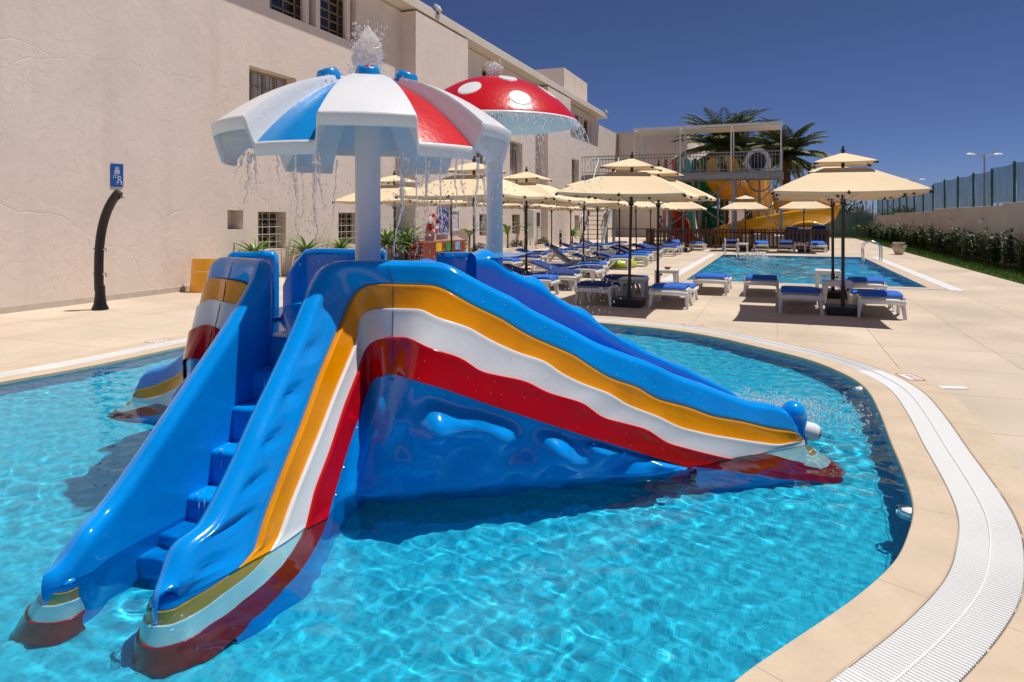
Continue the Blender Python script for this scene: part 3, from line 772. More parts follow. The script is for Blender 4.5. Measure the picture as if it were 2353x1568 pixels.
def panel(f, tagname):
    nm = ('blue_crest', 'orange_stripe', 'white_stripe', 'red_stripe'); mats = (BLUE, ORANGE, WHITEP, REDP)
    root = None
    for j in range(4):
        m = MB(); m.grid(toworld(band_rows(j), f))
        if j == 0: m.grid(toworld(inner_rows(), f))
        recv(m.build(nm[j], mats[j], play, smooth=True, auto=70))
    m = MB(); m.grid(toworld(infill_rows(), f)); recv(m.build('moulded_rock_panel', BLUE, play, smooth=True, auto=80))
    for lo_, hi_ in ((n0 + NC - 1, len(colsA) - 6),):      # skirt below the water
        m = MB(); cs_ = colsA[lo_:hi_]; cn_ = CN[lo_:hi_]
        m.grid(toworld([[c[4] for c in cs_], [(c[4][0] - n[0] * .03, c[4][1] - n[1] * .03, c[4][2] - .02) for c, n in zip(cs_, cn_)], [(c[4][0] - n[0] * .04, c[4][1] - n[1] * .04, -.5) for c, n in zip(cs_, cn_)]], f)); recv(m.build('underwater_skirt', BLUE, play, smooth=True, auto=50))
panel(None, 'front'); panel(mirror, 'side')
SEAM = pm('seam_dark', lin((20, 50, 90)), .6)
def at_px(j, xp):
    r = ROWS[j]; xs_ = CX + F * r[:, 0] / r[:, 1]; lo_ = NS - 4; k_ = lo_ + int(np.argmin(np.abs(xs_[lo_:] - xp))); return r[k_], NO[k_]
for f_ in (None, mirror):
    m = MB(); path_ = []
    for j in range(4):
        (pa, na), (pb, nb_) = at_px(j, 898), at_px(j + 1, 898)
        for f in (.06, .3, .6, .97):
            p_ = pa * (1 - f) + pb * f; o_ = .0075 if j == 0 else .0185 * (1 - f) + .002; p_ = (p_[0] + na[0] * o_, p_[1] + na[1] * o_, p_[2]); path_.append(cw(*(f_(p_) if f_ else p_)))
    m.tube(path_, .0024, 6); m.build('panel_seam', SEAM, play)
# ---- far wall of the long slide
def zb_(l): return [(943.4 + .2005 * x, 442.2 + .2005 * y) for x, y in l]
farc = zb_([(755,765),(900,770),(970,800),(1080,890),(1250,980),(1450,1080),(1560,1140)]) + z7([(980,250),(1100,320),(1230,410),(1340,475),(1500,545),(1640,610),(1740,660)])
fp0 = np.array((-.264, 5.04)); fp1 = np.array((1.806, 5.52)); fd = unit(fp1 - fp0); fn = np.array((-fd[1], fd[0]))
fpx = smooth1(resample(farc, 60), 2)
inner = []
for (x, y) in fpx:
    a, b = ab(x, y); n = np.array((-fd[1], fd[0])); t = (n @ fp0) / (n[0] * a + n[1]); inner.append((a * t, t, EYE + b * t))
inner.append((inner[-1][0] + fd[0] * .25, inner[-1][1] + fd[1] * .25, inner[-1][2] - .2))
inner = np.array(inner); nI = len(inner)
rows = []
def frow(fun): return [fun(i, inner[i]) for i in range(nI)]
def wcrest(i):
    s = i / (nI - 1); return .34 * (1 - s) ** 1.6 + .12
def bumpy(i): return .05 * max(0, math.sin(i * .55 - .4)) * (1 - i / nI)
prof = [(0, None, 0), (0, -.07, 0), (0, -.03, 0), (.02, -.005, 0), (.05, .01, .3), (.3, .03, 1), (.6, .035, 1), (.85, .01, .6), (1.0, -.05, .2), (1.15, -.25, 0), (1.6, -.7, 0), (2.0, -1.4, 0)]
for fr, dz, bm_ in prof:
    r = []
    for i, p in enumerate(inner):
        wv = wcrest(i) * max(fr, 0); z = -.5 if dz is None else max(-.5, p[2] + dz + bm_ * bumpy(i))
        r.append((p[0] + fn[0] * wv, p[1] + fn[1] * wv, z))
    rows.append(r)
m = MB(); m.grid(toworld(rows)); far_wall = recv(m.build('far_side_wall', BLUE, play, smooth=True, auto=45))
# ---- upright tower walls (traced top edges)
def plate(name, pts, depth_thick=.12, zbot=-.45, mat=BLUE, rnd_=.03):
    """pts: list of (cx, cz, ztop); thick wall below"""
    m = MB(); n = len(pts); P3 = [np.array(p) for p in pts]; rows = []
    for (o, dz) in ((0, None), (0, -rnd_ - .03), (0, -rnd_), (rnd_ * .6, 0), (depth_thick - rnd_ * .6, 0), (depth_thick, -rnd_), (depth_thick, -rnd_ - .03), (depth_thick, None)):
        r = []
        for i, p in enumerate(P3):
            d = unit(P3[min(n - 1, i + 1)][:2] - P3[max(0, i - 1)][:2]); nv = np.array((-d[1], d[0]))
            r.append((p[0] + nv[0] * o, p[1] + nv[1] * o, zbot if dz is None else p[2] + dz))
        rows.append(r)
    m.grid(toworld(rows))
    k = len(pts)
    for e in (0, k - 1): m.f.append(tuple(e + k * q for q in range(8))); m.m.append(0)
    return recv(m.build(name, mat, play, smooth=True, auto=50))
def pz(x, y, Z): a, b = ab(x, y); return (a * Z, Z, EYE + b * Z)
plate('tower_wall', [pz(1002, 585, 6.0), pz(1006, 581, 6.0), pz(1060, 580.5, 5.97), pz(1117, 581, 5.9), pz(1138, 586, 5.85)])
plate('tower_wall', [pz(650, 650, 6.6), pz(662, 621, 6.55), pz(680, 597, 6.52), pz(700, 573, 6.5), pz(735, 572, 6.48), pz(800, 573, 6.45), pz(878, 575, 6.4), pz(884, 580, 6.4)])
plate('tower_wall', [pz(519, 606, 6.2), pz(520, 592, 6.2), pz(524, 584, 6.2), pz(533, 580, 6.2), pz(575, 580, 6.2), pz(600, 577, 6.2), pz(624, 579, 6.2), pz(630, 586, 6.2), pz(631, 606, 6.2)])
# cheek joining crest of far wall to the tower
m = MB(); c0 = inner[0]
m.grid(toworld([[(c0[0], c0[1], -.4), (c0[0], c0[1], c0[2] - .02), (c0[0] + .02, c0[1] + .02, c0[2])], [(c0[0] + .1, c0[1] + .95, -.4), (c0[0] + .1, c0[1] + .95, c0[2] - .02), (c0[0] + .14, c0[1] + .95, c0[2])]]))
m.grid(toworld([[(c0[0] + .02, c0[1] + .02, c0[2]), (c0[0] + .3, c0[1] + .09, c0[2] + .015)], [(c0[0] + .14, c0[1] + .95, c0[2]), (c0[0] + .42, c0[1] + .9, c0[2])]]))
recv(m.build('tower_cheek', BLUE, play, smooth=True, auto=40))
# stairs: left wall inner end cheek toward the tower
# ---- tower floor
m = MB(); poly = [cw(*p) for p in ((-1.62, 4.5), (-1.02, 4.5), (-.5, 4.45), (-.25, 5.05), (-.2, 5.85), (-.7, 5.95), (-1.2, 6.35), (-2.0, 6.45), (-2.2, 5.4))]
m.prism([(p.x, p.y) for p in poly], .72, .80); recv(m.build('tower_floor', BLUE, play))
# ---- slide beds
def bed(f=None):
    rows = [[], [], [], [], []]
    for i in range(30):
        s = i / 29; near = (C_ - nE * .105) * (1 - s) + (D_ + np.array((.1, .05)) - nE * .105) * s
        far = (fp0 + fd * .0) * (1 - s) + (fp1 + fd * .38) * s
        z = .80 + (-.16 - .80) * (s ** .92) + .02 * math.sin(s * 14)
        for k, (ff, dz) in enumerate(((0, .12), (.12, .02), (.5, 0), (.88, .02), (1, .12))):
            p = near * (1 - ff) + far * ff; rows[k].append((p[0], p[1], z + dz))
    m = MB(); m.grid(toworld(rows, f)); return recv(m.build('slide_bed', BLUE, play, smooth=True))
bed(); bed(mirror)
# ---- stairs
st = z6([(940,368),(880,485),(812,612),(742,762),(660,922),(568,1078),(500,1215)])
lp0 = np.array((-1.963, 3.045)); lp1 = np.array((-1.506, 4.557)); ld = unit(lp1 - lp0); ln_ = np.array((ld[1], -ld[0]))
pts = []
for (x, y) in st:
    a, b = ab(x, y); n = ln_; t = (n @ lp0) / (n[0] * a + n[1]); pts.append((a * t, t, EYE + b * t))
for i, p in enumerate(pts):
    q0 = np.array(p[:2]) - ln_ * .06; W_ = .50
    back = pts[i - 1][:2] if i else tuple(np.array(p[:2]) + ld * .3)
    run = np.linalg.norm(np.array(back) - np.array(p[:2])) + .03
    ztop = p[2]; zbot = ztop - .36
    prof = [(0.0, zbot), (0.0, ztop - .022), (.008, ztop - .006), (.024, ztop), (run, ztop)]
    rows = []
    for ww in np.linspace(0, W_, 7):
        o = q0 + ln_ * ww
        rows.append([(o[0] + ld[0] * dd, o[1] + ld[1] * dd, zz_) for dd, zz_ in prof])
    m = MB(); m.grid(toworld(rows)); recv(m.build('step', BLUE, play, smooth=True, auto=50))
# ---- rounded end knob and nozzle at the end of the slide
kc = cw(2.085, 5.06, 0)
m = MB(); rk = .094; prof = [(rk * 1.04, -.5), (rk * 1.04, .0), (rk, .12)] + [(rk * math.cos(a), .145 + rk * math.sin(a)) for a in [R(x) for x in (10, 25, 40, 55, 70, 82)]] + [(.001, .145 + rk)]
m.lathe(prof, (kc.x, kc.y, 0), 28); recv(m.build('end_knob', BLUE, play, smooth=True, auto=80))
ax = (cw(1, -.25) - cw(0, 0)).normalized(); ax.z = -.22; ax.normalize()
def axial(prof, base, axis, n=20):
    mb = MB(); U = axis.orthogonal().normalized(); Vv = axis.cross(U); rows = []
    for r, d in prof: rows.append([base + axis * d + (U * math.cos(2 * math.pi * k / n) + Vv * math.sin(2 * math.pi * k / n)) * r for k in range(n)])
    mb.grid(rows, True); mb.f.append(tuple(range((len(prof) - 1) * n, len(prof) * n))); mb.m.append(0)
    return mb
nb0 = kc + ax * .085 + Vector((0, 0, .045))
recv(axial([(.070, -.03), (.070, .0), (.071, .05), (.060, .085), (.03, .087), (.0, .087)], nb0, ax).build('nozzle', WHITEP, play, smooth=True, auto=50))
recv(axial([(.036, .086), (.034, .098), (.02, .106), (.0, .108)], nb0, ax).build('nozzle_cap', REDP, play, smooth=True, auto=50))
# flange bolts along the arch
m = MB()
for i in range(4, NC - 4, 7):
    p = ROWS[4][i]; n = NO[i]; q = cw(p[0] - n[0] * .004, p[1] - n[1] * .004, p[2] - .035); m.ico(q, .008, 1)
recv(m.build('flange_bolt_row', BLUE, play, smooth=True))
# ------------------------------------------------------------------ striped umbrella fountain
uc = cw(-1.13, 5.35, 0); UC = (uc.x, uc.y)
view = math.atan2(-uc.y, -uc.x)          # azimuth from the fountain toward the camera
fount = thing('umbrella_fountain', 'white column fountain topped by a scalloped umbrella with blue and red panels', 'fountain', (uc.x, uc.y, -.5))
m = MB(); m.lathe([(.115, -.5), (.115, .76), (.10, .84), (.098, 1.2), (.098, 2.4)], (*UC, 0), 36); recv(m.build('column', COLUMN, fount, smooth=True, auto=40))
FS = 1.129
def zf(z): return EYE + (z - EYE) * FS
NR = 6; HW = R(16.8)
def ribf(th):
    d = ((th - view + math.pi / NR) % (2 * math.pi / NR)) - math.pi / NR
    return abs(d), d
def top_pt(rho, th, dz=0.0, shrink=0.0):
    d, _ = ribf(th)
    w_ = R(1.1)
    s = min(1, max(0, (HW + w_ - d) / (2 * w_))); s = s * s * (3 - 2 * s)
    Rr = (.935 + .05 * s) * FS - shrink
    r = rho * Rr
    zp = 2.57 - .135 * rho - .40 * rho ** 2.1         # panel (valley) profile
    zr = 2.575 - .05 * rho - .335 * rho ** 2.3        # raised rib profile
    k = min(1, max(0, (rho - .10) / .22)); k = k * k * (3 - 2 * k)
    z = zp + (zr - zp) * s * k
    return (UC[0] + r * math.cos(th), UC[1] + r * math.sin(th), zf(z) + dz * FS), s
ths = sorted(set([round(view + i * 2 * math.pi / NR + R(o), 6) for i in range(NR) for o in (-30, -27, -24, -21.5, -19.6, -18.6, -17.9, -17.4, -16.8, -16.2, -15.7, -15, -13.5, -10, -5, 0, 5, 10, 13.5, 15, 15.7, 16.2, 16.8, 17.4, 17.9, 18.6, 19.6, 21.5, 24, 27)]))
rhos = [.02, .06, .1, .15, .2, .27, .35, .43, .51, .59, .67, .75, .83, .9, .95, .985, 1.0]
def umb_section(name, mat, sel, parent):
    mb = MB()
    for i in range(len(ths)):
        a, b = ths[i], ths[(i + 1) % len(ths)]
        if i == len(ths) - 1: b += 2 * math.pi
        mid_ = (a + b) / 2
        if not sel(mid_): continue
        rows = [[top_pt(r, t)[0] for t in (a, b)] for r in rhos]
        mb.grid(rows)
    bm = bmesh.new(); me = mb.mesh(name, mat, parent['base']); bm.from_mesh(me); bmesh.ops.remove_doubles(bm, verts=bm.verts, dist=1e-4); bm.to_mesh(me); bm.free()
    me.polygons.foreach_set('use_smooth', [True] * len(me.polygons)); me.set_sharp_from_angle(angle=R(50))
    o = bpy.data.objects.new(name, me); COL.objects.link(o); o.parent = parent; return o
def is_panel(t, k=None):
    d, dd = ribf(t)
    if d < HW + R(1.1): return False
    if k is None: return True
    return int(((t - view) % (2 * math.pi)) / (2 * math.pi / NR)) == k
umb_section('canopy', CAPWHITE, lambda t: not is_panel(t), fount)
for k in range(NR):
    # azimuth grows counter-clockwise: seen from the camera sector 0 lies to the right
    umb_section('canopy_panel', CAPRED if k % 2 == 0 else CAPBLUE, lambda t, k=k: is_panel(t, k), fount)
# rim fascia and underside
mb = MB()
LT = list(ths)
def rimrow(shr, dz): return [top_pt(1.0, t, dz, shr)[0] for t in LT]
mb.grid([rimrow(.0, 0.0), rimrow(-.012, -.006), rimrow(-.014, -.02), rimrow(-.006, -.07), rimrow(.004, -.082), rimrow(.022, -.08), rimrow(.03, -.06), rimrow(.034, -.03)], True)
mb.build('rim', CAPWHITE, fount, smooth=True, auto=60)
mb = MB(); mb.grid([[top_pt(r, t, -.03, .034)[0] for t in LT] for r in [.09, .3, .5, .7, .85, 1.0]], True); mb.build('underside', CAPWHITE, fount, smooth=True)
# bosses on the ribs
for i in range(NR):
    th = view + i * 2 * math.pi / NR; p, _ = top_pt(.30, th); p = Vector(p)
    axis = Vector((math.cos(th) * .35, math.sin(th) * .35, 1)).normalized()
    axial([(.098, -.035), (.094, .0), (.076, .045), (.064, .058), (.05, .056), (.04, .04), (.0, .04)], p, axis, 24).build('boss', CAPBLUE, fount, smooth=True, auto=60)
    axial([(.044, .034), (.037, .052), (.021, .062), (.0, .064)], p, axis, 16).build('boss_button', REDP, fount, smooth=True, auto=60)
axial([(.06, -.06), (.06, .01), (.045, .03), (.0, .03)], Vector((*UC, zf(2.57))), Vector((0, 0, 1)), 20).build('jet_nozzle', CAPWHITE, fount, smooth=True)
# ------------------------------------------------------------------ mushroom fountain
mc = cw(-.19, 7.43, 0); MCX = (mc.x, mc.y)
mush = thing('mushroom_fountain', 'white column fountain with a red white-spotted toadstool cap', 'fountain', (mc.x, mc.y, -.5))
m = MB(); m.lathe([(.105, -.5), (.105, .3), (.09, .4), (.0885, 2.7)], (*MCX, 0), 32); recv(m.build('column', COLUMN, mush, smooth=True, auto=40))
def capz(r): return 2.63 + .49 * max(0, 1 - (r / .90) ** 2.15) ** .90
rl = [.0, .06, .15, .25, .35, .45, .55, .63, .70, .76, .81, .85, .875, .89, .897, .9]
m = MB(); m.lathe([(max(r, .002), capz(r)) for r in rl][::-1], (*MCX, 0), 64, cap=False); m.build('cap', CAPRED, mush, smooth=True, auto=80)
m = MB(); m.lathe([(.9, 2.63), (.91, 2.615), (.905, 2.60), (.88, 2.60), (.8, 2.635), (.5, 2.68), (.09, 2.70)], (*MCX, 0), 64, cap=False); m.build('underside', CAPWHITE, mush, smooth=True, auto=40)
def spot(az, r0, rad, asp=1.0):
    c = Vector((math.cos(az) * r0, math.sin(az) * r0)); e = Vector((math.cos(az), math.sin(az))); t = Vector((-e.y, e.x)); rows = []
    sl_ = math.hypot(1, (capz(r0 + .02) - capz(r0 - .02)) / .04)
    for q in (0.001, .4, .8, .96, 1.0):
        r = []
        for k in range(28):
            a = 2 * math.pi * k / 28; p = c + (e * math.cos(a) / sl_ + t * math.sin(a) * asp) * rad * q
            rr_ = min(p.length, .895); r.append((MCX[0] + p.x, MCX[1] + p.y, capz(rr_) + (.008 if q < .99 else -.004)))
        rows.append(r)
    mb = MB(); mb.grid(rows, True); mb.build('spot', CAPWHITE, mush, smooth=True)
vm_ = math.atan2(-mc.y, -mc.x)
for az, r0, rad in ((-23, .64, .125), (18.7, .78, .115), (68, .60, .125), (20, .40, .10), (120, .55, .13), (175, .55, .13), (-110, .5, .13), (-75, .72, .1)):
    spot(vm_ + R(az), r0, rad)
axial([(.05, -.05), (.05, .01), (.0, .012)], Vector((*MCX, 3.15)), Vector((0, 0, 1)), 16).build('jet_nozzle', CAPWHITE, mush, smooth=True)
# ------------------------------------------------------------------ moving water: jets, falling strands, drops
def wmat(name, rough, white, mixf):
    m = bpy.data.materials.new(name); m.use_nodes = True; t = m.node_tree; N = t.nodes; L = t.links; N.remove(N['Principled BSDF'])
    gl = N.new('ShaderNodeBsdfGlass'); gl.inputs['IOR'].default_value = 1.33; gl.inputs['Roughness'].default_value = rough
    gl.inputs['Color'].default_value = (1, 1, 1, 1)
    tr = N.new('ShaderNodeBsdfTransparent'); df = N.new('ShaderNodeBsdfDiffuse'); df.inputs[0].default_value = (.9, .93, .96, 1)
    tl = N.new('ShaderNodeBsdfTranslucent'); tl.inputs[0].default_value = (.9, .93, .96, 1)
    ad = N.new('ShaderNodeMixShader'); ad.inputs[0].default_value = .5; L.new(df.outputs[0], ad.inputs[1]); L.new(tl.outputs[0], ad.inputs[2])
    m1 = N.new('ShaderNodeMixShader'); m1.inputs[0].default_value = mixf; L.new(gl.outputs[0], m1.inputs[1]); L.new(tr.outputs[0], m1.inputs[2])
    m2 = N.new('ShaderNodeMixShader'); m2.inputs[0].default_value = white; L.new(m1.outputs[0], m2.inputs[1]); L.new(ad.outputs[0], m2.inputs[2])
    L.new(m2.outputs[0], N['Material Output'].inputs[0]); MATS[name] = m
    return m
WJET = wmat('jet_water', .02, .38, .2); WSTR = wmat('strand_water', .0, .14, .4); WDROP = wmat('drop_water', .0, .72, .2); WFOAM = wmat('foam_water', .1, .6, .3)
rw = random.Random(11)
def lump(mb, c, r, seed, amp=.5, sub=2, sz=1.0):
    vs, fs = ICO[sub]; out = []
    for v in vs:
        k = 1 + amp * noise.noise(Vector(v) * 1.7 + Vector((seed * 3.1, seed * 1.7, seed)))
        out.append((c[0] + v[0] * r * k, c[1] + v[1] * r * k, c[2] + v[2] * r * k * sz))
    mb.add(out, fs)
def jet(name, c, z0, z1, wd, label, n):
    mb = MB(); seed = rw.random() * 50; rows = []
    NZ, NA = 46, 40
    for i in range(NZ):
        f = i / (NZ - 1); prof_ = wd * (.62 + .55 * math.sin(math.pi * min(1, f * .9 + .05)) ** .8) * (1 if f < .5 else max(.03, 1 - ((f - .5) / .5) ** 1.7))
        r = []
        for k in range(NA):
            a = 2 * math.pi * k / NA; v = Vector((math.cos(a), math.sin(a), 0))
            nz = noise.noise(Vector((v.x * 2.2, v.y * 2.2, f * 5 + seed))) * .35 + noise.noise(Vector((v.x * 5, v.y * 5, f * 13 + seed))) * .3 + noise.noise(Vector((v.x * 11, v.y * 11, f * 30 + seed))) * .22
            rr_ = prof_ * (1 + nz); r.append((c[0] + v.x * rr_, c[1] + v.y * rr_, z0 + (z1 - z0) * f + .02 * nz))
        rows.append(r)
    mb.grid(rows, True)
    for i in range(n):
        f = rw.random(); a = rw.random() * 6.283; pr = wd * (1.0 + abs(rw.gauss(0, .35))); rz_ = rw.uniform(.002, .007)
        lump(mb, (c[0] + math.cos(a) * pr, c[1] + math.sin(a) * pr, z0 + (z1 - z0) * rw.uniform(0, 1.02)), rz_, i, .5, 1, 2.2)
    return stuff(mb.build(name, WJET, smooth=True, auto=180), label, 'water jet')
jet('water_jet', UC, zf(2.56), zf(2.935), .090, 'foaming jet of water rising from the striped umbrella fountain', 240)
jet('water_jet', MCX, 3.14, 3.30, .066, 'short foaming jet of water on top of the toadstool cap', 120)
# splash collar over the umbrella crown
mb = MB()
for i in range(420):
    a = rw.random() * 6.283; r = abs(rw.gauss(.2, .12)); z = zf(2.56) - .35 * r * r + abs(rw.gauss(0, .05)) * (1 - r); lump(mb, (UC[0] + r * math.cos(a), UC[1] + r * math.sin(a), z), rw.uniform(.002, .007), i, .5, 1)
stuff(mb.build('crown_splash', WDROP, smooth=True, auto=180), 'fine splash drops over the crown of the striped umbrella', 'splash')
# falling strands: pixel x, y top, y bottom, depth of the rim, radius
def strand(mb, x0, y0, y1, Z, rad, seed, drift=0):
    n = 46; path = []; rads = []
    for i in range(n):
        f = i / (n - 1); y = y0 + (y1 - y0) * f; wob = (noise.noise(Vector((seed, f * 3.0, 1))) * 8 + noise.noise(Vector((seed, f * 9.0, 4))) * 5) * (0.25 + f)
        a, b = ab(x0 + drift * f + wob, y); path.append(cw(a * Z, Z + noise.noise(Vector((seed, f * 4, 9))) * .03, EYE + b * Z))
        k = .45 + 1.5 * abs(noise.noise(Vector((seed * 2.3, f * 11, 2)))) + .7 * max(0, noise.noise(Vector((seed, f * 4, 6))))
        rads.append(rad * k * (1 - .72 * f))
    mb.tube(path, rads, 7, squash=(1.7, .6))
    for i in range(int(26 * (y1 - y0) / 150)):
        f = rw.random() ** .7; p = path[int(f * (n - 1))] + Vector((rw.gauss(0, .028), rw.gauss(0, .028), rw.gauss(0, .03))); lump(mb, p, rw.uniform(.0016, .005), i + seed, .5, 1, 1.6)
SL = [(562, 352, 402, 4.3, .006, -22), (575, 352, 470, 4.3, .010, -8), (584, 352, 440, 4.3, .007, 4), (637, 345, 425, 3.95, .006, 4), (676, 348, 545, 3.95, .008, 6), (694, 360, 520, 5.4, .007, 2),
      (722, 348, 560, 3.95, .010, 4), (732, 350, 480, 3.95, .006, 8), (776, 368, 520, 5.4, .008, -10), (928, 352, 470, 3.95, .012, -8), (934, 356, 590, 3.95, .012, -26), (978, 352, 520, 4.0, .007, 3), (990, 356, 470, 4.0, .009, -12),
      (1012, 355, 540, 4.0, .008, 2), (1050, 352, 480, 4.0, .008, -4), (1062, 352, 450, 4.0, .007, 0), (1098, 362, 560, 4.25, .012, -8), (1112, 362, 520, 4.25, .009, 2), (960, 360, 600, 5.4, .007, -6)]
mb = MB()
for i, (x, y0_, y1_, Z, r_, dr) in enumerate(SL): strand(mb, x, y0_, y1_, Z * FS, r_ * FS * 1.5, i * 3.7 + 1, dr)
stuff(mb.build('falling_water', WSTR, smooth=True, auto=180), 'glassy strands of water falling from the striped umbrella rim', 'falling water')
# drops around the right strands down to the platform
mb = MB()
for i in range(430):
    x = rw.gauss(985, 60); y = rw.uniform(380, 600); Z = rw.uniform(4.5, 6.2); a, b = ab(x, y); lump(mb, cw(a * Z, Z, EYE + b * Z), rw.uniform(.0014, .004), i, .5, 1, 3.0)
for i in range(150):
    x = rw.gauss(700, 50); y = rw.uniform(370, 620); Z = rw.uniform(4.5, 6.2); a, b = ab(x, y); lump(mb, cw(a * Z, Z, EYE + b * Z), rw.uniform(.0014, .0036), i, .5, 1, 3.0)
stuff(mb.build('falling_drops', WDROP, smooth=True, auto=180), 'bright drops of water falling beneath the striped umbrella', 'water drops')
# toadstool curtain
mb = MB()
for i in range(54):
    az = rw.uniform(-2.2, 2.2) + vm_ + .5; r0 = .905; sp_ = rw.uniform(.25, .75); n = 26; path = []; rads = []; T_ = rw.uniform(.10, .33)
    for k in range(n):
        f = k / (n - 1) * T_; r = r0 + sp_ * f; z = 2.61 - .35 * f - 4.9 * f * f
        aa = az + noise.noise(Vector((i * 2.1, k * .22, 0))) * .05; path.append(Vector((MCX[0] + r * math.cos(aa), MCX[1] + r * math.sin(aa), z)))
        rads.append(.0055 * (.35 + 1.3 * abs(noise.noise(Vector((i * 1.7, k * .5, 5))))) * (1 - .5 * k / n))
    mb.tube(path, rads, 6)
for i in range(1500):
    az = rw.uniform(-2.4, 2.4) + vm_ + .4; f = rw.uniform(.02, .62) ; sp_ = rw.uniform(.2, .9); r = .90 + sp_ * f; z = 2.61 - .35 * f - 4.9 * f * f
    if z < .3: continue
    lump(mb, (MCX[0] + r * math.cos(az), MCX[1] + r * math.sin(az), z), rw.uniform(.0016, .0055), i, .5, 1, 2.4)
stuff(mb.build('toadstool_curtain', WDROP, smooth=True, auto=180), 'curtain of sparkling drops falling from the toadstool cap', 'falling water')
# foam where the slide meets the pool, on the steps and under the streams
mb = MB()
for i in range(2200):
    cx_ = rw.gauss(2.1, .40); cz_ = rw.gauss(5.75, .30); r = math.hypot(cx_ - 2.1, cz_ - 5.6); p = cw(cx_, cz_, WZ + .004 + abs(rw.gauss(0, .05)) * max(0, 1 - r)); lump(mb, p, rw.uniform(.003, .012), i, .5, 1, .6)
stuff(mb.build('slide_splash', WFOAM, smooth=True, auto=180), 'white splash where the long blue slide enters the pool', 'splash')
mb = MB()
for i, p in enumerate(pts[:6]):
    for k in range(70 if i == 0 else 26):
        q0 = np.array(p[:2]) + ln_ * rw.uniform(0.02, .45) + ld * rw.uniform(.0, .16); lump(mb, cw(q0[0], q0[1], p[2] + abs(rw.gauss(0, .02 if i == 0 else .007))), rw.uniform(.002, .006), k, .5, 1)
    for k in range(10):
        q0 = np.array(p[:2]) + ln_ * rw.uniform(.03, .45) - ld * .004; zt = p[2]; L_ = rw.uniform(.05, .17); lump(mb, cw(q0[0], q0[1], zt - L_ / 2 - rw.uniform(0, .05)), .003, k, .4, 1, L_ / .006)
stuff(mb.build('step_splash', WFOAM, smooth=True, auto=180), 'water bubbling and running down the blue stair treads', 'splash')
# beads of water clinging to the slide side
mb = MB()
for i in range(150):
    ci = rw.randrange(NS + NM, NC - 8); j = rw.choice((0, 0, 0, 1, 2, 2, 3)); f = rw.random(); pp = ROWS[j][ci] * (1 - f) + ROWS[j + 1][ci] * f; n = NO[ci]; o_ = .010 if j == 0 else .014 * (1 - f) + .004
    lump(mb, cw(pp[0] + n[0] * o_, pp[1] + n[1] * o_, pp[2]), rw.uniform(.0012, .0026), i, .3, 1)
stuff(mb.build('water_beads', WDROP, smooth=True, auto=180), 'beads of water clinging to the striped slide side', 'water drops')
# ------------------------------------------------------------------ hotel building along X = -12
FX = -12.0; BX = -12.6
bld = thing('hotel_building', 'long beige stucco hotel building with recessed bays and a flat roof', 'building', (-13, 12, 0))
WOOD = pm('window_timber', lin((150, 132, 108)), 0.6, var=0.1, vscale=6)
DARKG = pm('window_glass_dark', (0.015, 0.017, 0.02), 0.05, spec=0.8)
CURTAIN = pm('curtain', (0.35, 0.36, 0.38), 0.9, var=0.2, vscale=9)
IRON = pm('grille_iron', (0.55, 0.52, 0.47), 0.5, var=0.1)
def facade(x, y0, y1, z0, z1, holes, name, depth=.32, mat=None, frm=None):
    """vertical wall in plane X=x facing +X, with real openings"""
    ys = sorted(set([y0, y1] + [v for h in holes for v in h[:2]])); zs = sorted(set([z0, z1] + [v for h in holes for v in h[2:4]]))
    mb = MB()
    for i in range(len(ys) - 1):
        for j in range(len(zs) - 1):
            ym, zm = (ys[i] + ys[i + 1]) / 2, (zs[j] + zs[j + 1]) / 2
            if any(h[0] < ym < h[1] and h[2] < zm < h[3] for h in holes): continue
            mb.add([(x, ys[i], zs[j]), (x, ys[i + 1], zs[j]), (x, ys[i + 1], zs[j + 1]), (x, ys[i], zs[j + 1])], [(0, 1, 2, 3)])
    for (a, b, c, d, *_) in holes:
        xb = x - depth
        mb.add([(x, a, c), (x, b, c), (x, b, d), (x, a, d), (xb, a, c), (xb, b, c), (xb, b, d), (xb, a, d)],
               [(0, 1, 5, 4), (1, 2, 6, 5), (2, 3, 7, 6), (3, 0, 4, 7)])
    return mb.build(name, mat or STUCCO, bld)
